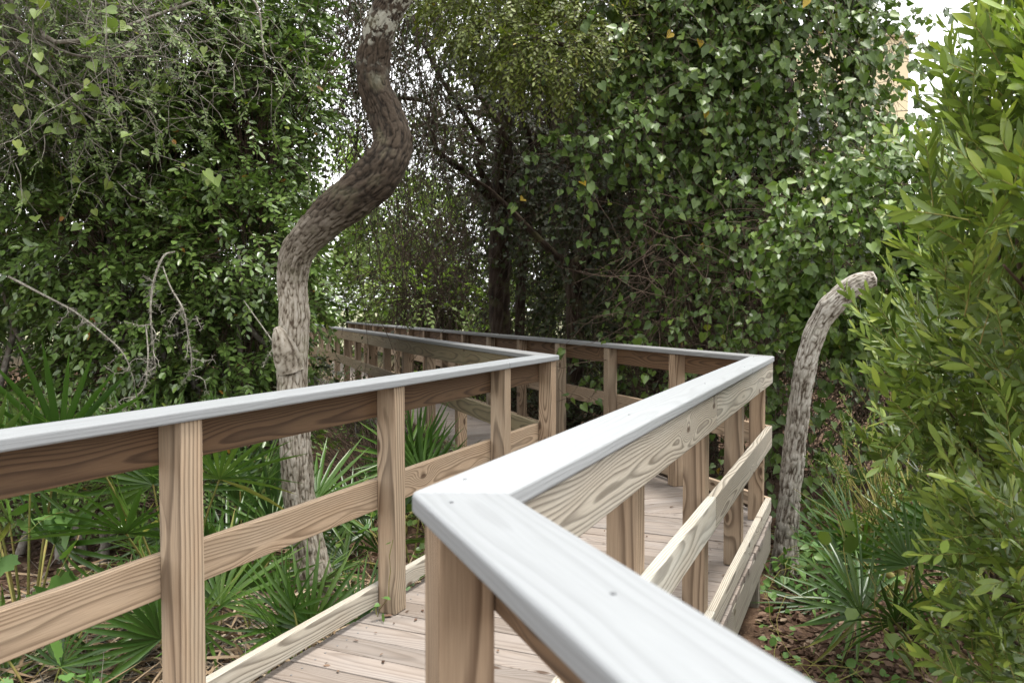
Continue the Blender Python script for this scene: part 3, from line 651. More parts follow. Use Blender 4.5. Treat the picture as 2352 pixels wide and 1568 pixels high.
shrub('evergreen_shrub', 'dense dark green shrub at the left edge with a black hollow beneath it', 'shrub',
      [(-5.0, 7.3, 2.0, 1.1, 0.9, 0.75), (-4.2, 7.0, 2.15, 0.8, 0.75, 0.6), (-4.9, 7.5, 3.0, 1.2, 0.9, 0.8), (-4.0, 7.4, 2.9, 0.9, 0.8, 0.7), (-5.7, 7.6, 1.2, 0.7, 0.7, 0.6), (-4.6, 7.7, 3.9, 1.3, 0.8, 0.7)], 2300, 11, 0.080, 0.47, 'leaf_shrub', group=G1, out=(0.25, -0.35, -0.1), seed=1)
shrub('evergreen_shrub', 'dense dark green shrub behind the bare arching branches', 'shrub',
      [(-3.45, 6.8, 1.9, 0.75, 0.7, 0.65), (-3.3, 6.9, 1.1, 0.6, 0.6, 0.55), (-2.9, 6.6, 1.4, 0.55, 0.5, 0.5), (-3.3, 7.1, 2.7, 0.9, 0.8, 0.7), (-3.0, 7.4, 3.6, 0.9, 0.8, 0.8), (-3.8, 7.2, 0.6, 0.5, 0.5, 0.5)], 2400, 11, 0.078, 0.47, 'leaf_shrub', group=G1, out=(0.2, -0.35, -0.1), seed=2)
shrub('evergreen_shrub', 'dense dark green shrub touching the left side of the crooked oak', 'shrub',
      [(-2.35, 6.7, 1.9, 0.62, 0.6, 0.6), (-2.45, 6.7, 1.1, 0.6, 0.5, 0.55), (-2.3, 6.9, 0.4, 0.55, 0.5, 0.5), (-2.45, 7.0, 2.7, 0.6, 0.6, 0.6), (-1.95, 6.9, 1.6, 0.32, 0.35, 0.5), (-2.2, 7.2, 3.3, 0.55, 0.6, 0.6), (-2.3, 7.4, 4.2, 0.55, 0.6, 0.6)], 2300, 11, 0.074, 0.47, 'leaf_shrub', group=G1, out=(0.15, -0.35, -0.1), seed=3)
shrub('evergreen_shrub', 'low dark shrub in the shade behind the left palmettos', 'shrub',
      [(-3.3, 5.9, 0.28, 0.6, 0.45, 0.35), (-2.6, 5.8, 0.22, 0.5, 0.4, 0.32), (-3.9, 6.0, 0.15, 0.5, 0.4, 0.3)], 700, 9, 0.058, 0.40, 'leaf_shrub', group=G1, out=(0, -0.2, 0.5), seed=4, droop=0.05)
G2 = 'tall dark trees behind the left shrubs'
for i, (lab, bl) in enumerate([
    ('tall dark tree rising behind the left edge of the shrubs', [(-6.6, 10.2, 2.0, 1.6, 1.1, 1.6), (-6.4, 10.2, 4.6, 1.7, 1.1, 1.5), (-5.2, 10.4, 3.2, 1.3, 1.0, 1.5), (-5.0, 10.3, 1.0, 1.3, 1.0, 1.3), (-5.2, 10.4, 5.4, 1.3, 1.0, 1.2)]),
    ('tall dark tree rising behind the middle of the left shrubs', [(-3.9, 9.9, 1.2, 1.1, 0.9, 1.4), (-3.9, 10.0, 3.4, 1.2, 1.0, 1.4), (-3.6, 10.1, 5.3, 1.2, 1.0, 1.3), (-3.0, 9.7, 2.4, 0.7, 0.8, 1.2), (-3.0, 9.8, 4.4, 0.75, 0.8, 1.2), (-2.9, 9.6, 0.6, 0.7, 0.7, 1.0)])]):
    shrub('shade_tree', lab, 'tree', bl, 1000, 9, 0.10, 0.5, 'leaf_dark', T_SMALL, (0.25, 0.45), 0.25, G2, 5, 'bark_dark', depth=0.3, seed=10 + i, twm='twig_dark')

# oak reaching in at the top left: thin grey twigs, sparse small leaves, a yellowing vine
tl = empty('mossy_oak', (-5.6, 6.3, gz(-5.6, 6.3)), 'grey twiggy oak branches with moss hanging in at the top left', 'tree')
link('trunk', trunk_mesh('trunk', [(-5.6, 6.3, gz(-5.6, 6.3) - 0.1), (-5.65, 6.25, 1.2), (-5.5, 6.2, 2.6), (-5.3, 6.1, 4.0), (-5.2, 6.0, 5.6)], [0.17, 0.14, 0.13, 0.11, 0.08], 12, 24, 0.1, 31), M['bark_dark'], tl)
tg = [(-2.6, 5.9, 3.2), (-3.0, 6.0, 2.7), (-3.4, 5.8, 3.6), (-2.2, 6.2, 3.9), (-3.8, 6.0, 2.6), (-1.9, 6.3, 3.3), (-4.1, 5.9, 3.9), (-2.9, 6.1, 4.4)]
limbs(tl, (-5.35, 6.1, 3.9), tg, 0.030, 0.006, 'twig_grey', 'branch', 0.55, rng, 8, 7)
rs = np.random.default_rng(50); B0 = []
for k in range(2300):
    t_ = np.asarray(tg[rs.integers(len(tg))]); b_ = V3(-5.35, 6.1, 3.9); f_ = rs.uniform(0.25, 1.05); B0.append(b_ + (t_ - b_) * f_ + rs.normal(0, 0.26, 3))
B0 = np.array(B0); D0 = unit(rs.normal(0, 1, B0.shape) + V3(0.5, -0.1, -0.25)); W0 = walk(B0, D0, rs.uniform(0.25, 0.6, len(B0)), 6, 0.28, 0.06, rs)
twigs(tl, W0, 0.0042, 0.0012, 'twig_grey')
Pl = W0[:, rs.integers(2, 6)]; lv, tw = sprays(W0[:, 3], W0[:, 5] - W0[:, 3], rs.uniform(0.08, 0.18, len(B0)), 9, 0.042, 0.45, up=(0, -0.5, 0.8), r=rs)
foliage(tl, 'crown', T_OVAL, M['leaf_moss'], lv, r=rs)
q = rs.choice(len(B0), 420); Wm = walk(W0[q, 4], np.tile(V3(0, 0, -1.0), (420, 1)), rs.uniform(0.12, 0.4, 420), 6, 0.3, 0.3, rs); twigs(tl, Wm, 0.002, 0.001, 'leaf_moss', 'moss')

def vine(name, label, strands, leaf_every, leafL, ratio, T, mat, stem='twig', r=None, r0=0.003, parts=0, droop=0.6, group=None, face=(0, -0.8, 0.55)):
    """climbing vine: wandering stems with single leaves on short stalks, blades turned to the light"""
    c = strands[:, 0].mean(0); root = empty(name, (c[0], c[1], strands[..., 2].min()), label, 'vine', group)
    twigs(root, strands, r0, r0 * 0.5, stem, 'stems')
    N, K, _ = strands.shape; t = r.random((N, leaf_every)) * (K - 1.001); i = t.astype(int); f = (t - i)[..., None]; n = np.arange(N)[:, None]
    C = (strands[n, i] * (1 - f) + strands[n, i + 1] * f).reshape(-1, 3); Mn = len(C)
    ax = unit(r.normal(0, 0.5, (Mn, 3)) + np.array([0, -0.25, -droop])); up = np.asarray(face) + r.normal(0, 0.5, (Mn, 3))
    C = C + ax * 0.03 + r.normal(0, 0.02, (Mn, 3)); L = leafL * r.uniform(0.55, 1.15, Mn)
    foliage(root, 'leaves', T, M[mat], (C, ax, up, L, L * ratio), parts=parts, r=r); return root
# yellow-green vine leaves on the left
s_ = np.stack([rs.uniform(-4.2, -2.4, 30), rs.uniform(5.3, 5.7, 30), rs.uniform(3.0, 4.4, 30)], -1)
M['leaf_yellow'] = leafmat('yellowing_vine_leaf', [(0, (0.09, 0.14, 0.03)), (0.6, (0.14, 0.19, 0.045)), (0.92, (0.19, 0.22, 0.05)), (1, (0.28, 0.20, 0.04))], 0.45, 0.35)
vine('hanging_vine', 'yellow green heart leaved vine trailing down through the mossy twigs', walk(s_, np.tile(V3(0.1, 0, -1), (30, 1)), rs.uniform(0.8, 1.9, 30), 14, 0.22, 0.1, rs), 9, 0.085, 0.9, T_HEART, 'leaf_yellow', 'twig_grey', rs, parts=200)

# bare pale branches in front of the left shrubs
def dead(label, pts, radii, kids=6, seed=0):
    r = np.random.default_rng(seed); P = [at_y(x, y, Y) for x, y, Y in pts]
    root = empty('dead_branch', P[-1], label, 'branch', 'bare dead branches on the left')
    radii = [q * 0.46 for q in radii]; link('limb', trunk_mesh('limb', P, radii, 10, 12, 0.35, seed, True, 0, 2.5), M['deadwood'], root)
    Q, _ = catmull(P, radii, 10); k = r.integers(len(Q) // 3, len(Q), kids); W = walk(Q[k], r.normal(0, 1, (kids, 3)) + V3(0, -0.3, -0.5), r.uniform(0.06, 0.24, kids), 6, 0.4, 0.1, r)
    twigs(root, W, 0.0038, 0.0012, 'deadwood', 'side_twigs', 5)
    kk = kids * 16; k = r.integers(len(Q) // 4, len(Q), kk); W = walk(np.concatenate([Q[k], W[r.integers(0, kids, kk), r.integers(2, 6, kk)]]), r.normal(0, 1, (2 * kk, 3)) + V3(0, 0, -0.3), r.uniform(0.015, 0.05, 2 * kk), 4, 0.5, 0.1, r)
    twigs(root, W, 0.0022, 0.001, 'deadwood', 'lichen')
dead('pale bare branch arching over and hanging straight down before the left shrubs', [(402, 578, 5.75), (375, 590, 5.7), (352, 650, 5.65), (346, 720, 5.6), (352, 790, 5.6), (357, 850, 5.6)], [0.014, 0.016, 0.016, 0.013, 0.010, 0.006], 9, 1)
dead('pale bare branch drooping to the right beside the arching one', [(374, 612, 5.7), (392, 660, 5.66), (420, 710, 5.6), (432, 770, 5.6), (440, 840, 5.6), (420, 880, 5.62)], [0.010, 0.012, 0.013, 0.010, 0.008, 0.004], 10, 2)
dead('long thin bare branch slanting down from the left edge', [(20, 635, 5.9), (90, 672, 5.85), (170, 715, 5.8), (235, 765, 5.75), (285, 815, 5.72), (310, 880, 5.7)], [0.020, 0.018, 0.015, 0.012, 0.009, 0.005], 9, 3)
dead('upright pale lichened twig hanging above the left railing', [(335, 745, 5.55), (340, 820, 5.5), (330, 890, 5.45), (290, 930, 5.4), (262, 990, 5.4)], [0.012, 0.010, 0.010, 0.008, 0.004], 9, 4)
dead('grey thin stem standing in the shrub left of the crooked oak', [(660, 790, 6.05), (655, 800, 6.05), (668, 900, 6.0), (700, 1010, 5.9)][::-1] if False else [(560, 690, 6.0), (655, 830, 5.9), (620, 760, 5.95), (612, 880, 5.95)][:2] + [(672, 905, 5.9)], [0.008, 0.012, 0.012], 8, 5)

# ------------------------------------------------------------------ centre: dark trees with hanging vines
ct = empty('dark_tree', (-0.17, 11.6, gz(-0.17, 11.6)), 'straight dark trunk in the shade behind the long right railing', 'tree')
cb = V3(-0.17, 11.6, gz(-0.17, 11.6) - 0.1)
link('trunk', trunk_mesh('trunk', [cb, cb + V3(0.02, 0, 1.2), cb + V3(-0.02, 0.05, 2.6), cb + V3(0.05, 0.1, 4.2), cb + V3(0.2, 0, 6.5)], [0.17, 0.15, 0.145, 0.13, 0.09], 12, 32, 0.14, 41), M['bark_dark'], ct)
limbs(ct, cb + V3(0, 0.05, 3.4), [(-2.2, 10.6, 4.2), (-1.6, 11.2, 5.4), (1.2, 10.0, 4.6), (0.6, 10.8, 5.6), (-0.6, 9.4, 5.2)], 0.06, 0.015, 'bark_dark', 'branch', 0.4)
rc = np.random.default_rng(60)
def crown(root, blobs, n, nleaf, leafL, ratio, mat, T=T_SMALL, depth=0.3, spr=(0.2, 0.4), r=rc, out=(0, -0.2, -0.2), twm='twig_dark', nm='crown', drp=0.3):
    P, D1 = blob_pts(blobs, n, depth, r); D = unit(D1 * 0.7 + r.normal(0, 0.4, D1.shape) + np.asarray(out))
    lv, tw = sprays(P, D, r.uniform(*spr, len(P)), nleaf, leafL, ratio, 0.95, drp, 0.35, D1 * 0.7 + V3(0, -0.3, 0.7), r=r); foliage(root, nm, T, M[mat], lv, r=r); twigs(root, tw, mat=twm)
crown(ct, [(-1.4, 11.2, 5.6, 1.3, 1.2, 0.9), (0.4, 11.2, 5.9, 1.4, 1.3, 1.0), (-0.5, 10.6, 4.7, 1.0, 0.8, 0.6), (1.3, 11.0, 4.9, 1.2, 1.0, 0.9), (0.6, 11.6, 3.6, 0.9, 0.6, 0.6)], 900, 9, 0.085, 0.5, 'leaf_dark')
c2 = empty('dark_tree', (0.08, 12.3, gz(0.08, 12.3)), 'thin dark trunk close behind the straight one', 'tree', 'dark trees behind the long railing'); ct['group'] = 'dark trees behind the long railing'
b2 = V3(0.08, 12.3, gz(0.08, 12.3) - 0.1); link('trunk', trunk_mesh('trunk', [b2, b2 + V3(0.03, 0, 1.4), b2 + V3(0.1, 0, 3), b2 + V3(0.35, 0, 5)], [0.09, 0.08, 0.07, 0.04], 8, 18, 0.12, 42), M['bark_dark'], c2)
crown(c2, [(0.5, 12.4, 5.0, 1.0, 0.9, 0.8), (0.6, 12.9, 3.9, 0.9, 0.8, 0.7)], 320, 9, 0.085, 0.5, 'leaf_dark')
fk = empty('forked_tree', (0.72, 10.0, gz(0.72, 10.0)), 'dark forked tree with two spreading limbs right of the straight trunk', 'tree', 'dark trees behind the long railing')
f0 = V3(0.70, 10.0, gz(0.72, 10) - 0.1); f1 = at_y(1318, 600, 10.0)
link('trunk', trunk_mesh('trunk', [f0, (f0 + f1) / 2 + V3(0.05, 0, 0), f1 + V3(0, 0, -0.1), f1], [0.12, 0.105, 0.10, 0.095], 10, 24, 0.12, 43), M['bark_dark'], fk)
for pts, ra in (([(1318, 612), (1270, 580), (1210, 520), (1150, 460), (1110, 425), (1060, 400)], [0.06, 0.045, 0.038, 0.03, 0.02, 0.01]), ([(1318, 612), (1345, 590), (1365, 520), (1385, 460), (1420, 425), (1480, 405), (1560, 330)], [0.09, 0.085, 0.08, 0.07, 0.055, 0.05, 0.03])):
    link('limb', trunk_mesh('limb', [at_y(x, y, 10.0 - 0.1 * i) for i, (x, y) in enumerate(pts)], ra, 9, 18, 0.14, 44), M['bark_dark'], fk)
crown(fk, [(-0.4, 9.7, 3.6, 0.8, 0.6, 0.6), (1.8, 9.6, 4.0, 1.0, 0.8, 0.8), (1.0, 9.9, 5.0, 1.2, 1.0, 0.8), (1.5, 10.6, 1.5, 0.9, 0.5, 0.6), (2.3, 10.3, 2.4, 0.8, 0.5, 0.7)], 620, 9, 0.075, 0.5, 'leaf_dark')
# hanging curtains of thin dark vines
def curtain(label, x0, x1, y0, y1, ztop, zlen, n, nleaf, seed, leafL=0.05):
    r = np.random.default_rng(seed); S0 = np.stack([r.uniform(x0, x1, n), r.uniform(y0, y1, n), ztop + r.normal(0, 0.5, n)], -1)
    W = walk(S0, r.normal(0, 0.35, (n, 3)) + V3(0, 0, -1), r.uniform(*zlen, n), 14, 0.22, 0.12, r)
    root = vine('hanging_vine', label, W, nleaf, leafL, 0.62, T_SMALL, 'leaf_dark', 'twig_dark', r, 0.006, 0, 0.8, 'curtains of hanging vines'); return root
curtain('curtain of thin dark vines hanging behind the end of the boardwalk', -3.3, -1.7, 18.0, 19.8, 6.5, (2.5, 6.0), 220, 6, 71, 0.08)
curtain('curtain of thin dark vines hanging left of the straight dark trunk', -1.5, -0.2, 13.4, 14.8, 4.9, (1.6, 4.4), 240, 6, 72)
curtain('curtain of thin dark vines hanging right of the straight dark trunk', -0.1, 1.6, 11.6, 13.0, 4.2, (2.2, 4.8), 380, 7, 73)
curtain('curtain of thin dark vines hanging behind the right corner of the railing', 1.5, 3.6, 9.6, 11.2, 3.6, (1.6, 4.2), 460, 9, 74)
curtain('thin leafy twigs crossing the bright sky gap beside the crooked oak', -2.6, -1.5, 8.6, 9.6, 4.6, (1.2, 3.6), 230, 20, 75, 0.055)
curtain('sparse twigs hanging across the sky right of the crooked oak', -1.4, -0.7, 9.0, 9.8, 4.8, (1.0, 2.8), 80, 10, 76, 0.055)
curtain('dense dark curtain of vines deep behind the forked tree', 0.3, 3.4, 13.4, 15.0, 5.2, (2.5, 5.6), 620, 14, 77, 0.075)
rm_ = np.random.default_rng(65)
crown(ct, [(0.1, 11.7, 3.1, 0.7, 0.5, 0.7), (0.75, 11.2, 2.2, 0.7, 0.5, 0.8), (0.9, 11.2, 3.3, 0.8, 0.6, 0.7), (0.1, 12.4, 1.4, 0.5, 0.4, 0.6), (0.75, 11.5, 1.0, 0.6, 0.4, 0.6)], 620, 9, 0.07, 0.5, 'leaf_dark', nm='low_crown', r=rm_)
crown(fk, [(1.6, 10.4, 3.1, 0.8, 0.5, 0.7), (2.2, 10.2, 1.4, 0.8, 0.5, 0.8), (1.3, 10.6, 2.2, 0.7, 0.5, 0.7), (2.9, 9.9, 2.2, 0.7, 0.5, 0.8), (3.2, 9.8, 3.4, 0.8, 0.5, 0.8)], 720, 9, 0.07, 0.5, 'leaf_dark', nm='low_crown', r=rm_)
crown(ct, [(-1.2, 12.6, 6.6, 2.0, 1.8, 0.6), (1.2, 11.6, 6.9, 2.2, 1.9, 0.6), (2.8, 10.6, 6.6, 1.8, 1.6, 0.6)], 900, 8, 0.12, 0.5, 'leaf_dark', nm='added_shade_crown', r=rm_)  # crown added above the view so its shade darkens the woods below
crown(tl, [(-5.4, 8.6, 5.6, 1.8, 1.6, 0.6), (-3.4, 8.9, 5.9, 1.6, 1.5, 0.6)], 620, 8, 0.12, 0.5, 'leaf_dark', nm='added_shade_crown', r=rm_)  # out of view too: added over the left shrubs to deepen the shade
# live oak canopy at the top centre
lo = empty('live_oak', (1.0, 8.9, gz(1.0, 8.9)), 'olive green live oak foliage hanging over the top centre', 'tree')
ob = V3(2.3, 9.4, gz(2.3, 9.4) - 0.1); lo.location = (2.3, 9.4, gz(2.3, 9.4))
link('trunk', trunk_mesh('trunk', [ob, ob + V3(-0.1, 0, 1.6), ob + V3(0, -0.1, 3.2), ob + V3(-0.2, -0.3, 5.2)], [0.16, 0.13, 0.12, 0.09], 10, 24, 0.12, 47), M['bark_dark'], lo)
limbs(lo, ob + V3(-0.1, -0.2, 4.2), [(1.1, 8.0, 4.3), (0.4, 7.9, 4.4), (-0.3, 8.0, 4.5), (0.8, 8.3, 5.2), (0.2, 7.6, 3.9)], 0.05, 0.012, 'twig_dark', 'branch', 0.4)
crown(lo, [(0.0, 8.0, 4.2, 0.75, 0.6, 0.6), (0.7, 7.9, 4.1, 0.7, 0.6, 0.6), (-0.5, 8.2, 4.7, 0.6, 0.6, 0.5), (0.3, 8.3, 5.0, 1.2, 0.8, 0.6), (1.1, 8.2, 4.6, 0.6, 0.6, 0.6), (0.35, 7.7, 3.75, 0.55, 0.5, 0.4)], 2300, 9, 0.058, 0.44, 'leaf_oak', T_OVAL, 0.3, (0.15, 0.3), twm='twig', out=(0, -0.2, -0.45))

# ------------------------------------------------------------------ right of centre: a tree smothered in heart-leaved vine
vt = empty('smothered_tree', (2.9, 8.8, gz(2.9, 8.8)), 'dark twiggy tree smothered by the heart leaved vine, right of centre', 'tree')
vb = V3(2.9, 8.9, gz(2.9, 8.9) - 0.1)
link('trunk', trunk_mesh('trunk', [vb, vb + V3(-0.1, 0, 1.5), vb + V3(0.05, 0, 3.2), vb + V3(-0.1, 0, 5.5)], [0.16, 0.14, 0.12, 0.07], 10, 24, 0.12, 51), M['bark_dark'], vt)
limbs(vt, vb + V3(0, 0, 2.6), [(1.6, 8.5, 3.6), (3.9, 8.4, 3.9), (2.2, 8.3, 4.6), (3.4, 8.6, 5.2), (1.3, 8.6, 4.5), (4.1, 8.7, 3.2)], 0.06, 0.015, 'bark_dark', 'branch', 0.4)
crown(vt, [(2.0, 8.9, 4.2, 1.1, 0.7, 1.0), (2.95, 8.9, 4.6, 0.75, 0.7, 1.0), (2.4, 8.9, 2.8, 0.9, 0.6, 0.8), (2.2, 9.1, 5.6, 1.3, 0.8, 0.8), (1.4, 9.0, 3.4, 0.5, 0.5, 0.7)], 800, 9, 0.08, 0.5, 'leaf_dark')
rv = np.random.default_rng(80)
def drape(label, blobs, n, per, leafL, seed, mat='leaf_vine', lens=(0.5, 1.3), parts=150, group='sheets of heart leaved vine', out=(0, -0.5, 0.0), r0=0.0035, down=0.9):
    r = np.random.default_rng(seed); P, D = blob_pts(blobs, n * 2, 0.10, r); k = (D[:, 1] < 0.35); P = P[k][:n]; D = D[k][:n]
    W = walk(P, D * 0.5 + r.normal(0, 0.35, P.shape) + V3(0, -0.1, -down), r.uniform(*lens, len(P)), 8, 0.25, 0.10, r)
    return vine('heart_leaf_vine', label, W, per, leafL, 0.88, T_HEART, mat, 'twig', r, r0, parts, 0.75, group)
drape('broad sheet of heart leaved vine hanging in the upper right centre', [(2.6, 8.1, 3.9, 0.75, 0.5, 0.9), (2.3, 8.0, 2.9, 0.55, 0.4, 0.9), (2.95, 8.2, 4.5, 0.5, 0.5, 0.6), (2.9, 8.1, 3.1, 0.5, 0.4, 0.6), (2.5, 8.3, 4.9, 0.9, 0.6, 0.6)], 640, 13, 0.086, 81, parts=220)
drape('sheet of heart leaved vine under the live oak canopy', [(1.5, 8.0, 3.5, 0.6, 0.45, 0.6), (1.75, 8.0, 4.3, 0.6, 0.5, 0.6), (0.9, 7.9, 3.2, 0.45, 0.35, 0.35), (1.9, 8.1, 5.0, 0.7, 0.5, 0.5)], 340, 12, 0.084, 82, parts=120)
drape('vine with yellowing leaves trailing at the upper right beside the yellow house', [(3.5, 7.9, 4.15, 0.4, 0.4, 0.35), (3.2, 7.8, 3.1, 0.25, 0.3, 0.5), (3.75, 7.9, 3.95, 0.3, 0.4, 0.3)], 34, 7, 0.085, 83, parts=60)
drape('thin vine trailing down the dark twigs behind the right corner', [(2.2, 7.4, 1.6, 0.6, 0.35, 0.7), (2.6, 7.2, 1.0, 0.5, 0.3, 0.5), (1.7, 7.5, 1.3, 0.5, 0.3, 0.5)], 110, 5, 0.085, 84, parts=80)
drape('low mound of bright vine above the leaning trunk', [(2.55, 6.5, 2.0, 0.5, 0.45, 0.35), (3.0, 6.6, 2.25, 0.55, 0.5, 0.35), (3.45, 6.8, 2.3, 0.55, 0.5, 0.4), (2.7, 6.6, 1.55, 0.5, 0.4, 0.35), (3.2, 6.6, 1.75, 0.45, 0.4, 0.35)], 560, 12, 0.072, 85, 'leaf_vine_bright', (0.25, 0.6), 160, out=(0, -0.3, 0.3), down=0.3)
drape('dim vine leaves in the shade behind the leaning trunk', [(2.7, 6.9, 0.7, 0.7, 0.4, 0.6), (3.3, 6.9, 0.8, 0.5, 0.4, 0.6), (2.9, 6.8, 0.1, 0.7, 0.4, 0.4)], 150, 6, 0.085, 86, parts=80)
drape('dark leafy vine smothering the forked tree in the centre', [(0.4, 11.0, 2.8, 0.45, 0.3, 0.7), (0.95, 9.9, 2.4, 0.45, 0.3, 0.7), (1.6, 9.5, 2.3, 0.5, 0.3, 0.8), (0.75, 10.9, 1.6, 0.45, 0.3, 0.5), (1.4, 9.8, 1.3, 0.5, 0.3, 0.5), (-0.35, 12.9, 3.1, 0.4, 0.3, 0.6)], 280, 11, 0.068, 87, 'leaf_dark', (0.4, 1.1), 60)
drape('leafy vine over the brown thicket behind the right corner', [(1.7, 7.9, 2.1, 0.5, 0.3, 0.5), (2.3, 7.7, 1.7, 0.5, 0.3, 0.6), (1.4, 8.1, 1.2, 0.5, 0.3, 0.5), (2.1, 7.5, 0.8, 0.6, 0.3, 0.5)], 160, 8, 0.072, 88, 'leaf_vine', (0.4, 1.0), 60)
# brown brush behind the right corner of the railing
br = empty('brush_thicket', (2.2, 7.9, gz(2.2, 7.9)), 'tangle of brown dry twigs behind the right corner of the railing', 'thicket')
n = 1500; S0 = np.stack([rv.uniform(1.2, 4.2, n), rv.uniform(7.3, 8.6, n), rv.uniform(-0.4, 2.4, n)], -1)
twigs(br, walk(S0, rv.normal(0, 1, (n, 3)) + V3(-0.2, 0, 0.2), rv.uniform(0.4, 1.1, n), 8, 0.22, 0.06, rv), 0.006, 0.0018, 'twig', 'twigs')
n = 90; S0 = np.stack([rv.uniform(1.2, 3.0, n), rv.uniform(6.9, 7.4, n), rv.uniform(0.2, 2.2, n)], -1)
twigs(br, walk(S0, rv.normal(0, 1, (n, 3)) + V3(-0.5, -0.1, 0.2), rv.uniform(0.4, 1.0, n), 8, 0.2, 0.05, rv), 0.0045, 0.0015, 'twig', 'pale_twigs')
shrub('dark_shrub', 'dark shrub in the black hollow at the left edge', 'shrub', [(-5.6, 8.7, 0.4, 1.0, 0.5, 0.9), (-4.3, 8.7, 0.4, 0.9, 0.5, 0.9), (-6.6, 8.8, 0.6, 0.9, 0.5, 1.0), (-3.4, 8.6, 0.3, 0.7, 0.5, 0.8)], 800, 9, 0.075, 0.48, 'leaf_dark', T_SMALL, (0.2, 0.35), 0.25, 'dark shrubs in the shade', 4, 'bark_dark', depth=0.3, seed=39, twm='twig_dark')
G5 = 'dark shrubs in the shade'
for i, (lab, bl) in enumerate([('dark shrub behind the brown thicket at the right corner', [(1.6, 9.2, 0.6, 0.9, 0.6, 1.0), (2.6, 9.2, 0.8, 0.9, 0.6, 1.1), (2.2, 9.3, 2.0, 0.9, 0.5, 0.8)]),
                              ('dark shrub in the shade far behind the leaning trunk', [(3.6, 8.4, 0.6, 0.8, 0.6, 1.0), (4.4, 8.3, 0.8, 0.8, 0.6, 1.1), (3.9, 8.5, 1.9, 0.9, 0.5, 0.8)]),
                              ('low dark shrub below the long right railing', [(0.5, 10.6, 0.0, 0.7, 0.5, 0.6), (0.3, 11.4, 0.0, 0.7, 0.5, 0.5), (1.2, 9.4, 0.0, 0.6, 0.5, 0.5)])]):
    shrub('dark_shrub', lab, 'shrub', bl, 620, 9, 0.07, 0.48, 'leaf_dark', T_SMALL, (0.2, 0.35), 0.25, G5, 4, 'bark_dark', depth=0.3, seed=30 + i, twm='twig_dark')

# ------------------------------------------------------------------ near right: lance-leaved shrubs
def myrtle(label, base, boughs, nspray, seed, parts=100, leafL=0.086, jit=0.19):
    r = np.random.default_rng(seed); base = np.asarray(base, float); base[2] = gz(base[0], base[1]) - 0.03
    root = empty('wax_myrtle', base, label, 'shrub', 'lance leaved shrubs at the right edge'); PS, DS = [], []
    for tip, w in boughs:
        tip = np.asarray(tip, float); d = tip - base
        ts = np.linspace(0, 1, 7)[:, None]; P = base + d * ts + np.array([0, 0, 0.28 * np.linalg.norm(d[:2])]) * np.sin(math.pi * ts) + r.normal(0, 0.03, (7, 3)) * np.sin(math.pi * ts)
        link('branch', trunk_mesh('branch', P, np.linspace(0.018, 0.004, 7), 6, 8, 0.08, seed), M['twig'], root)
        Q, _ = catmull(P, np.ones(7), 12); k = int(nspray * w); i = (len(Q) * (0.38 + 0.62 * r.random(k) ** 0.7)).astype(int).clip(0, len(Q) - 2)
        tg = unit(Q[np.minimum(i + 1, len(Q) - 1)] - Q[i]); PS.append(Q[i] + r.normal(0, jit, (k, 3)) * (1.0 - 0.5 * i / len(Q))[:, None]); DS.append(tg * 0.9 + r.normal(0, 0.42, (k, 3)) + V3(0, -0.05, 0.22))
    P = np.concatenate(PS); D = np.concatenate(DS); k = P[:, 2] > -0.4; P, D = P[k], D[k]
    lv, tw = sprays(P, D, r.uniform(0.16, 0.32, len(P)), 12, leafL, 0.25, 0.7, 0.08, 0.6, (-0.35, -0.5, 0.9), r)
    half = r.random(len(lv[0])) < 0.5; rn = np.clip(r.normal(0.18, 0.13, len(lv[0])) + 0.62 * LAST_T ** 1.5, 0, 1)
    foliage(root, 'foliage', T_LANCE, M['leaf_myrtle'], tuple(a[half] for a in lv), rn[half], parts, r); foliage(root, 'foliage', T_LANCE2, M['leaf_myrtle'], tuple(a[~half] for a in lv), rn[~half], 0, r)
    twigs(root, tw, 0.0025, 0.001, 'stem_green'); return root
myrtle('tall bright lance leaved shrub filling the upper right edge', (2.55, 3.5, 0), [((1.52, 2.5, 1.92), 1), ((1.66, 2.5, 2.2), 1), ((1.72, 2.9, 1.7), 1), ((1.9, 2.8, 2.45), 1), ((1.95, 3.4, 1.85), 1), ((1.40, 2.25, 1.72), 1), ((1.6, 2.3, 2.1), 0.8), ((2.1, 3.6, 2.1), 1), ((2.2, 3.3, 2.8), 0.8), ((1.4, 2.3, 1.5), 0.8), ((1.47, 2.5, 2.0), 1), ((1.6, 2.75, 2.1), 1), ((1.75, 3.1, 2.3), 1), ((1.85, 3.0, 2.75), 1), ((1.7, 2.7, 2.5), 1)], 50, 91, 190)
myrtle('lance leaved shrub reaching left towards the leaning trunk', (2.7, 4.2, 0), [((1.95, 4.0, 1.2), 1), ((2.1, 3.9, 1.45), 1), ((2.05, 4.0, 0.95), 1), ((1.72, 3.3, 1.0), 1), ((1.85, 3.4, 1.25), 1), ((1.9, 3.5, 0.75), 1), ((2.3, 4.2, 1.6), 1), ((2.2, 4.3, 0.7), 0.8), ((2.3, 3.7, 1.0), 1)], 46, 92, 190)
myrtle('low lance leaved shrub in the bottom right corner', (2.2, 3.0, 0), [((1.55, 2.6, 0.45), 1), ((1.72, 2.8, 0.65), 1), ((1.7, 2.7, 0.25), 1), ((1.95, 3.2, 0.5), 1), ((1.5, 2.45, 0.1), 0.8), ((1.6, 2.4, 0.7), 0.8), ((1.85, 2.6, 0.85), 1), ((1.95, 3.3, 0.1), 0.8)], 34, 93, 190)

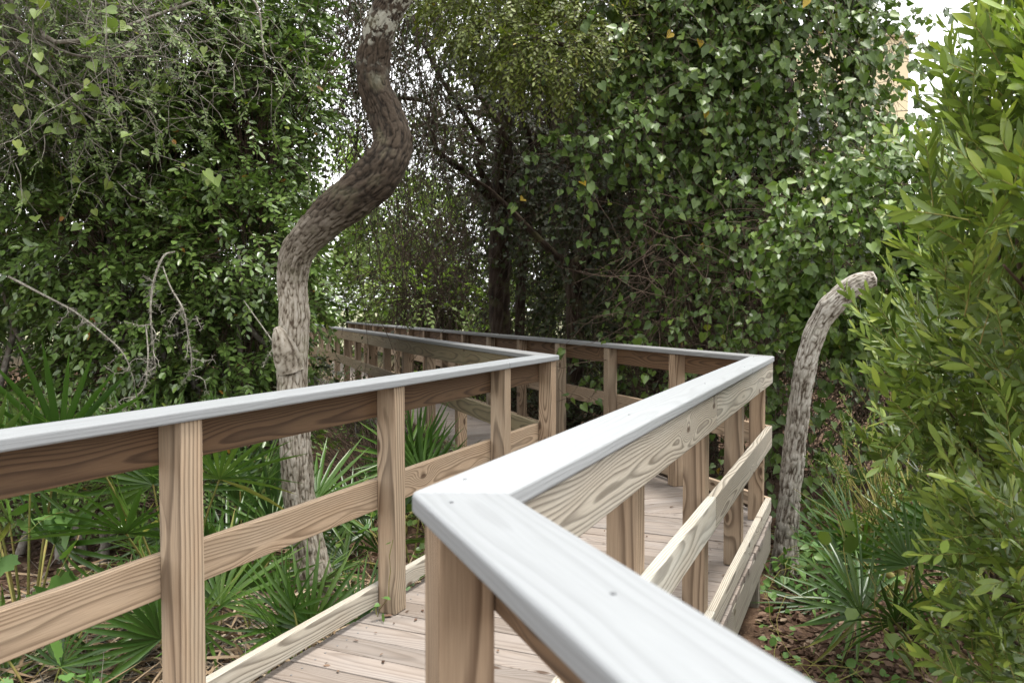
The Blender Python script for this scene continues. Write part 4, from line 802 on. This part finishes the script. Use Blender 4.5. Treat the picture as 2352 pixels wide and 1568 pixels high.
# ------------------------------------------------------------------ palmettos
def frond_mesh(seed, nb=20, spread=3.3, L=0.5, dead_=False):
    r = np.random.default_rng(seed); V_, F_, lt, at = [], [], [], []
    for i in range(nb):
        a = (i / (nb - 1) - 0.5) * spread; l = L * (1 - 0.16 * abs(a / spread * 2) ** 2) * r.uniform(0.9, 1.06); w = 0.0145 * r.uniform(0.85, 1.1)
        el = 0.22 * math.cos(a) + r.normal(0, 0.07); droop = r.uniform(0.05, 0.22) + (0.3 if dead_ else 0)
        d = V3(math.cos(a) * math.cos(el), math.sin(a) * math.cos(el), math.sin(el)); sd = unit(np.cross(d, V3(0, 0, 1)) + r.normal(0, 0.15, 3)); nn = np.cross(sd, d)
        b = len(V_); rv_ = float(np.clip(r.normal((0.12, 0.3, 0.5, 0.7, 0.22, 0.42)[seed % 6], 0.16), 0, 0.92))
        for t, ww in ((0.0, 0.25), (0.3, 0.95), (0.65, 0.75), (1.0, 0.02)):
            c = d * l * t + V3(0, 0, -droop * l * t * t); V_ += [c + sd * w * ww + nn * w * 0.45 * ww, c, c - sd * w * ww + nn * w * 0.45 * ww]; at += [rv_ if t < 0.95 else min(1.0, rv_ + 0.25)] * 3
        for k in range(3):
            q = b + k * 3; F_ += [q, q + 1, q + 4, q + 3, q + 1, q + 2, q + 5, q + 4]; lt += [4, 4]
    return np_mesh('frond', np.array(V_), F_, lt, at)
FRONDS = []
for q in range(6):
    me = frond_mesh(q, 14 + q % 3 * 2, 2.6 + 0.25 * q); me.materials.append(M['palm']); FRONDS.append(me)
me = frond_mesh(20, 16, 2.4, 0.45, True); me.materials.append(M['palm_dead']); DEADF = me
def palmetto(label, x, y, n, size, seed, lean=(0, 0), dead_n=2, up=0.78):
    r = np.random.default_rng(seed); z = gz(x, y); root = empty('palmetto', (x, y, z), label, 'palm', 'palmettos beside the boardwalk'); stems = []
    for i in range(n + dead_n):
        az = i * 2.399 + r.normal(0, 0.3); dd = i >= n; el = (r.uniform(-0.1, 0.25) if dd else r.uniform(up - 0.35, up + 0.75)); l = size * r.uniform(0.55, 1.0) * (0.6 if dd else 1)
        d = unit(V3(math.cos(az) * math.cos(el) + lean[0], math.sin(az) * math.cos(el) + lean[1], math.sin(el))); tip = V3(x, y, z) + d * l + V3(0, 0, -0.06 * (1 - d[2]))
        stems.append(np.stack([V3(x, y, z - 0.03) + (tip - V3(x, y, z - 0.03)) * t + V3(0, 0, 0.08 * l * math.sin(math.pi * t)) for t in np.linspace(0, 1, 5)]))
        xd = unit(d + V3(r.normal(0, 0.25), r.normal(0, 0.25), r.normal(-0.15, 0.2))); ud = unit(V3(r.normal(0, 0.4), r.normal(-0.35, 0.4), 1.0) - 0); zd = unit(ud - xd * (ud @ xd)); yd = np.cross(zd, xd); s = r.uniform(0.8, 1.12) * min(1.15, (size / 0.6) ** 0.5)
        m = Matrix(((xd[0] * s, yd[0] * s, zd[0] * s, tip[0]), (xd[1] * s, yd[1] * s, zd[1] * s, tip[1]), (xd[2] * s, yd[2] * s, zd[2] * s, tip[2]), (0, 0, 0, 1)))
        link('dead_frond' if dd else 'frond', DEADF if dd else FRONDS[int(r.integers(6))], None, root, m)
    for i, s in enumerate(stems):
        link('stalk', tube_mesh('stalk', s[None], np.linspace(0.009, 0.005, 5)[None], 5), M['stem_green'] if i < n else M['palm_dead'], root)
PAL = [('palmetto at the left edge between the lower rails', -2.25, 3.8, 7, 0.5), ('large palmetto directly behind the nearest left post', -1.7, 4.05, 8, 0.62), ('palmetto showing its spiky tips above the left railing cap', -1.95, 4.6, 9, 1.22),
       ('palmetto with tall pale spikes at the far left above the railing cap', -2.6, 4.25, 10, 1.25), ('palmetto between the nearest post and the crooked oak', -1.75, 5.2, 12, 0.8), ('spreading palmetto left of the foot of the crooked oak', -1.5, 4.6, 8, 0.55),
       ('small upright palmetto before the foot of the crooked oak', -1.02, 3.95, 8, 0.46), ('spreading palmetto just right of the crooked oak', -0.72, 5.75, 11, 0.75), ('palmetto with upright blades beside the middle railing', -0.62, 6.6, 9, 0.85), ('palmetto in the shade left of the crooked oak', -2.1, 6.2, 8, 0.7)]
for i, (lab, x, y, n, s) in enumerate(PAL): palmetto(lab, x, y, max(5, int(n * 0.72)), s, 200 + i, (-0.45 if x > -0.8 else -0.1, -0.05), 3, 1.15 if s > 0.9 else 0.78)
palmetto('palmetto at the foot of the leaning trunk on the right', 2.45, 5.0, 11, 0.62, 221, (-0.25, -0.2), 2, 0.4); palmetto('narrow bladed palmetto low on the right beside the leaf litter', 2.15, 4.1, 9, 0.55, 222, (-0.35, -0.1), 1, 0.4)
palmetto('palmetto half hidden under the right shrubs', 2.8, 4.7, 9, 0.6, 223, (-0.1, -0.2), 1, 0.6)

# ------------------------------------------------------------------ wild grape, saplings, ground cover, litter
def grape(label, spots, seed, per=7, leafL=0.095, mat='leaf_grape', T=T_GRAPE, up=0.35, lift=0.25, name='wild_grape', parts=300):
    r = np.random.default_rng(seed); P0 = []
    for x, y, z in spots: P0.append((x, y, gz(x, y) + z if z < 0.9 else z))
    P0 = np.array(P0); W = walk(P0, r.normal(0, 0.6, P0.shape) + V3(0, -0.1, up), r.uniform(0.3, 0.7, len(P0)), 8, 0.3, 0.08, r)
    return vine(name, label, W, per, leafL, 0.95, T, mat, 'stem_green', r, 0.003, parts, 0.25, None, (0, -0.35, 0.9))
r = np.random.default_rng(300)
grape('wild grape with lobed leaves climbing between the rails at the far left', [(r.uniform(-2.0, -1.2), r.uniform(2.75, 3.3), r.uniform(0.0, 0.5)) for _ in range(9)], 301)
grape('wild grape with large lobed leaves above the railing cap at the far left', [(r.uniform(-2.75, -2.2), r.uniform(3.6, 4.2), r.uniform(0.5, 0.85)) for _ in range(7)], 302, 5, 0.15)
grape('wild grape leaves low behind the nearest left post', [(r.uniform(-1.3, -0.85), r.uniform(2.9, 3.6), r.uniform(0.0, 0.25)) for _ in range(8)], 303, 6, 0.085)
grape('grape leaves on the litter between the posts right of the crooked oak', [(r.uniform(-0.75, -0.25), r.uniform(4.4, 5.4), r.uniform(0.0, 0.25)) for _ in range(12)], 304, 6, 0.085)
grape('pale ground cover leaves under the leaning trunk', [(r.uniform(1.75, 2.6), r.uniform(4.6, 6.4), r.uniform(0.0, 0.2)) for _ in range(80)], 305, 8, 0.06, name='ground_ivy', T=T_HEART, up=0.1)
grape('ground cover leaves on the litter at the bottom right', [(r.uniform(1.3, 1.9), r.uniform(3.4, 4.3), r.uniform(0.0, 0.1)) for _ in range(30)], 306, 7, 0.05, name='ground_ivy', T=T_OVAL, up=0.1)
grape('large oval leaved greenbrier arching over the right palmetto', [(r.uniform(1.5, 1.95), r.uniform(3.1, 3.7), r.uniform(0.3, 0.75)) for _ in range(6)], 307, 4, 0.11, 'leaf_vine_bright', T_OVAL, 0.3, name='greenbrier')
grape('mixed low leaves around the palmettos on the left', [(r.uniform(-2.6, -0.4), r.uniform(4.6, 6.6), r.uniform(0.0, 0.3)) for _ in range(70)], 308, 9, 0.06, 'leaf_vine', T_OVAL, 0.3, name='ground_cover', parts=120)
shrub('sapling', 'light green feathery sapling right of the leaning trunk', 'sapling', [(2.55, 5.5, 0.25, 0.35, 0.3, 0.35), (2.75, 5.4, 0.05, 0.35, 0.3, 0.3), (2.35, 5.4, 0.0, 0.25, 0.25, 0.25)], 120, 14, 0.04, 0.3, 'leaf_vine_bright', T_OVAL, (0.2, 0.4), 0.05, None, 3, 'stem_green', out=(0, 0, 1.0), seed=61, twm='stem_green')
shrub('fern_shrub', 'low grey green shrub between the crooked oak and the middle railing', 'shrub', [(-0.75, 6.9, -0.1, 0.4, 0.4, 0.3), (-1.55, 8.0, 0.0, 0.6, 0.5, 0.4), (-0.35, 5.9, -0.25, 0.25, 0.4, 0.2)], 260, 10, 0.045, 0.35, 'leaf_vine', T_OVAL, (0.15, 0.3), 0.1, None, 3, 'stem_green', out=(0, 0, 0.6), seed=62)
shrub('fern_shrub', 'low leafy shrub under the far end of the left long railing', 'shrub', [(-2.6, 11.0, 0.0, 0.7, 0.7, 0.5), (-3.7, 13.5, 0.1, 0.7, 0.8, 0.5)], 260, 10, 0.06, 0.4, 'leaf_vine', T_SMALL, (0.2, 0.35), 0.1, None, 3, 'stem_green', out=(0, 0, 0.6), seed=63)
# leaf litter: fallen leaves, sticks, dead palm blades
def litter():
    r = np.random.default_rng(400); n = 26000
    X = np.concatenate([r.uniform(-4.2, 0.2, n // 2), r.uniform(0.9, 3.2, n // 2)]); Y = np.concatenate([r.uniform(2.4, 8.5, n // 2), r.uniform(2.2, 7.2, n // 2)])
    rel = np.stack([X, Y], -1) - Ad; off1 = rel @ V3(u1[1], -u1[0]); on = (off1 < EDGE) & (off1 > -WID - EDGE) & (Y < 6.2)      # not under the boardwalk
    X, Y = X[~on], Y[~on]; C = np.stack([X, Y, ground_h(X, Y) + r.uniform(0.0, 0.03, len(X))], -1); L = r.uniform(0.03, 0.075, len(X))
    me = leaf_mesh('fallen_leaves', T_OVAL, C, r.normal(0, 1, C.shape) * V3(1, 1, 0.25), V3(0, 0, 1) + r.normal(0, 0.4, C.shape), L, L * 0.5, r.random(len(X)))
    tag(link('leaf_litter', me, M['litter']), 'brown fallen leaves covering the forest floor', 'leaf litter', kind='stuff')
    n = 3000; P = np.stack([r.uniform(-3.0, -0.4, n), r.uniform(2.6, 5.2, n), np.zeros(n)], -1); 
    off1 = (P[:, :2] - Ad) @ V3(u1[1], -u1[0]); P = P[off1 < -WID - 0.25]; P[:, 2] = ground_h(P[:, 0], P[:, 1]) + r.uniform(0.01, 0.12, len(P))
    W = walk(P, r.normal(0, 1, P.shape) * V3(1, 1, 0.25), r.uniform(0.15, 0.5, len(P)), 4, 0.12, 0.02, r); me = tube_mesh('sticks', W, np.linspace(0.004, 0.0015, 4)[None] * r.uniform(0.5, 1.6, (len(P), 1)), 3)
    tag(link('dry_sticks', me, M['twig_grey']), 'dry sticks and dead stalks lying under the palmettos', 'sticks', kind='stuff')
    L = r.uniform(0.15, 0.45, len(P)); P[:, 2] += r.uniform(0, 0.10, len(P)); q = P.copy(); me = leaf_mesh('dead_blades', T_LANCE, q, r.normal(0, 1, P.shape) * V3(1, 1, 0.2) + V3(0, 0, -0.1), V3(0, 0, 1) + r.normal(0, 0.5, P.shape), L, np.full(len(P), 0.016), r.random(len(P)))
    tag(link('dead_palm_blades', me, M['palm_dead']), 'bleached dead palm blades lying under the palmettos', 'dead leaves', kind='stuff')
litter()
# a few leaves fallen on the deck
for x, y, lab in [(1548, 1162, 'small dry leaf lying on the planks between the grey posts, nearer the corner post'), (1574, 1176, 'small curled dry leaf on the planks beside the grey middle post'), (1040, 955, 'leftmost of the dry leaves on the planks behind the middle railing'), (1080, 962, 'middle one of the dry leaves on the planks behind the middle railing'), (1130, 985, 'rightmost of the dry leaves on the planks behind the middle railing'), (903, 1412, 'reddish brown leaf caught at the foot of the second left post'), (1085, 1540, 'dry leaf on the planks just right of the nearest post')]:
    p = at_z(x, y, 0.006); L = np.array([0.05]); me = leaf_mesh('fallen_leaf', T_OVAL, np.array([p]), rng.normal(0, 1, (1, 3)) * V3(1, 1, 0), V3(0, 0, 1)[None] + rng.normal(0, 0.1, (1, 3)), L, L * 0.6, np.array([0.15 + 0.5 * rng.random()]))
    tag(link('fallen_leaf', me, M['litter']), lab, 'leaf', 'leaves fallen on the deck')
rd = np.random.default_rng(77); nd = 170; tt_ = rd.uniform(0.6, 4.2, nd); ww_ = np.where(rd.random(nd) < 0.7, rd.choice([0.03, WID - 0.03], nd) + rd.normal(0, 0.07, nd), rd.uniform(0, WID, nd)).clip(-0.05, WID + 0.05)
Pd = Ad[None] + u1[None] * tt_[:, None] + V3(-u1[1], u1[0])[None] * ww_[:, None]; Pd = np.concatenate([np.stack([Pd[:, 0], Pd[:, 1], np.full(nd, 0.005)], -1)]); Ld = rd.uniform(0.01, 0.034, nd)
tag(link('deck_litter', leaf_mesh('deck_litter', T_OVAL, Pd, rd.normal(0, 1, Pd.shape) * V3(1, 1, 0.1), V3(0, 0, 1) + rd.normal(0, 0.2, Pd.shape), Ld, Ld * 0.45, rd.random(nd) * 0.8), M['litter']), 'scattered bits of dry leaf lying along the edges of the deck', 'leaf litter', kind='stuff')
q0 = at_z(855, 1432, 0.0); grape('tiny green sprig growing up at the foot of the second left post', [(q0[0] - 0.03, q0[1] + 0.05, 0.42), (q0[0], q0[1] + 0.06, 0.45)], 320, 4, 0.042, 'leaf_grape', T_GRAPE, 0.6, name='sprig')
# brushy dark twigs below the left vine curtain
tb = empty('brush_thicket', (-1.9, 17.6, gz(-1.9, 17.6)), 'dark twiggy thicket behind the long railing, left of the straight trunk', 'thicket')
n = 700; S0 = np.stack([rv.uniform(-2.6, -1.0, n), rv.uniform(17.0, 18.2, n), rv.uniform(0.2, 3.4, n)], -1)
twigs(tb, walk(S0, rv.normal(0, 0.6, (n, 3)) + V3(0.2, 0, -0.8), rv.uniform(0.7, 2.2, n), 8, 0.22, 0.04, rv), 0.012, 0.004, 'twig_dark', 'twigs')

# ------------------------------------------------------------------ far: sunlit trees beyond, house
bp = at_y(719, 790, 22.6); bz = gz(bp[0], bp[1]); bo = empty('capped_post', (bp[0], bp[1], bz), 'small wooden post with a dark cap beyond the end of the long railing', 'post')
bt = at_y(719, 737, 22.6)[2]; box('shaft', (bp[0], bp[1], (bz + bt) / 2 - 0.05), Z3, V3(1, 0, 0), V3(0, 1, 0), (bt - bz + 0.06, 0.10, 0.10), M['post'], bo); box('cap', (bp[0], bp[1], bt + 0.025), V3(1, 0, 0), V3(0, 1, 0), Z3, (0.15, 0.15, 0.09), M['steel'], bo, 0.02, 2)
def far_tree(label, x, y, h, w, seed, mat='leaf_far', n=620, leafL=0.26, low=0.15):
    r = np.random.default_rng(seed); z = gz(x, y); root = empty('far_tree', (x, y, z), label, 'tree', 'sunlit trees beyond the boardwalk')
    link('trunk', trunk_mesh('trunk', [(x, y, z - 0.2), (x + 0.1, y, z + h * 0.4), (x - 0.1, y, z + h * 0.8)], [h * 0.025, h * 0.018, h * 0.006], 8, 12, 0.1, seed), M['bark_dark'], root)
    bl = [(x + r.normal(0, w * 0.42), y + r.normal(0, w * 0.3), z + h * (low + (0.92 - low) * r.random()), w * r.uniform(0.3, 0.5), w * r.uniform(0.3, 0.5), w * r.uniform(0.25, 0.42)) for _ in range(9)]
    P, D = blob_pts(bl, n, 0.25, r); lv, tw = sprays(P, D, r.uniform(0.5, 0.9, len(P)), 9, leafL, 0.5, r=r); foliage(root, 'crown', T_SMALL, M[mat], lv, r=r); twigs(root, tw, 0.012, 0.005, 'twig_dark')
for i, (lab, x, y, h, w) in enumerate([('sunlit bush left of the far end of the boardwalk', -6.9, 19.5, 2.6, 1.5), ('sunlit bush behind the far end of the railings', -5.4, 26.0, 2.8, 2.0), ('sunlit bush behind the left curtain of vines', -1.6, 20.0, 3.4, 1.8), ('sunlit bush left of the straight dark trunk', -0.6, 17.0, 3.0, 1.7), ('sunlit bush right of the straight dark trunk', 1.2, 16.6, 3.0, 1.9), ('sunlit bush behind the forked tree', 3.0, 16.2, 3.0, 1.8)]):
    far_tree(lab, x, y, h, w, 520 + i, 'leaf_far', 420, 0.15, 0.05)
far_tree('sunlit low tree seen between the crooked oak and the hanging vines', -6.8, 27.0, 7.2, 3.4, 501); far_tree('sunlit low tree just left of the end of the boardwalk', -9.3, 25.5, 4.0, 2.8, 502)
far_tree('sunlit low tree behind the left curtain of vines', -3.6, 26.0, 6.4, 3.4, 503); far_tree('sunlit tree behind the straight dark trunk', -0.4, 25.0, 5.4, 3.4, 504)
far_tree('sunlit tree right of the straight dark trunk', 3.0, 24.0, 5.6, 3.6, 505); far_tree('sunlit tree behind the forked tree', 6.4, 24.0, 6.2, 3.8, 506)
far_tree('tall darker tree far behind the left shrubs', -12.5, 24.0, 12.0, 5.0, 507, 'leaf_dark', 900, 0.3); far_tree('tall darker tree far behind the crooked oak foliage', -17.5, 25.0, 12.0, 5.0, 508, 'leaf_dark', 900, 0.3)
far_tree('tall darker tree far behind the live oak canopy', 1.6, 20.0, 10.0, 4.2, 509, 'leaf_dark', 800, 0.24, 0.5); far_tree('tall darker tree far behind the smothered tree', 4.3, 19.0, 9.5, 3.6, 510, 'leaf_dark', 800, 0.24, 0.35)
# cream house seen through the vines
M['stucco'] = plain('cream_stucco', (0.60, 0.50, 0.335, 1), (0.64, 0.54, 0.37, 1), 0.9, 3); M['white_wall'] = plain('white_paint', (0.78, 0.78, 0.77, 1), (0.82, 0.82, 0.81, 1), 0.8, 3)
M['shingle'] = plain('brown_shingle', (0.11, 0.085, 0.075, 1), (0.16, 0.125, 0.11, 1), 0.9, 20); M['trim'] = plain('pink_trim', (0.68, 0.60, 0.56, 1), (0.72, 0.64, 0.60, 1), 0.7, 4); M['pane'] = plain('dark_pane', (0.03, 0.035, 0.04, 1), (0.05, 0.06, 0.065, 1), 0.08, 1, 0.6)
hx, hy, hw, hd, hh = 9.3, 31.0, 11.6, 9.0, 11.7
pane_me = bpy.data.meshes.new('pane'); pane_me.from_pydata([(-0.24, 0, -0.33), (0.24, 0, -0.33), (0.24, 0, 0.33), (-0.24, 0, 0.33)], [], [(0, 1, 2, 3)]); pane_me.materials.append(M['pane'])
hs = empty('house', (hx, hy, gz(hx, hy)), 'tall cream house glimpsed through the vines at the upper right', 'house')
EX, EY = V3(1, 0, 0), V3(0, 1, 0)
box('wall', (hx, hy + hd / 2, hh / 2 - 0.3), EX, EY, Z3, (hw, hd, hh + 0.6), M['stucco'], hs, 0.02)
box('eave_trim', (hx, hy + hd / 2, hh + 0.09), EX, EY, Z3, (hw + 0.6, hd + 0.5, 0.14), M['trim'], hs, 0.02)
rv0 = [(-1, -1, 0), (1, -1, 0), (1, 1, 0), (-1, 1, 0), (-0.55, 0, 1), (0.55, 0, 1)]; rm = bpy.data.meshes.new('roof'); rm.from_pydata([(hx + a * (hw / 2 + 0.25), hy + hd / 2 + b * (hd / 2 + 0.2), hh + 0.165 + c * 1.1) for a, b, c in rv0], [], [(0, 1, 5, 4), (1, 2, 5), (2, 3, 4, 5), (3, 0, 4), (3, 2, 1, 0)])
link('roof', rm, M['shingle'], hs)
for fz in (1.6, 5.0, 8.4):
    for wx in (-3.6, -0.6, 2.2):
        w = box('window', (hx + wx, hy - 0.03, fz), EX, EY, Z3, (1.15, 0.08, 1.6), M['white_wall'], hs, 0.01)
        for sx in (-0.265, 0.265): 
            for sz in (-0.37, 0.37): link('pane', pane_me, None, w, Matrix.Translation((hx + wx + sx, hy - 0.075, fz + sz)))
far_tree('bushy tree in front of the yellow house', 11.2, 20.0, 5.2, 3.6, 511, 'leaf_far', 620, 0.22); far_tree('bushy tree at the far right below the yellow house', 15.5, 21.0, 5.0, 3.8, 512, 'leaf_far', 620, 0.22)
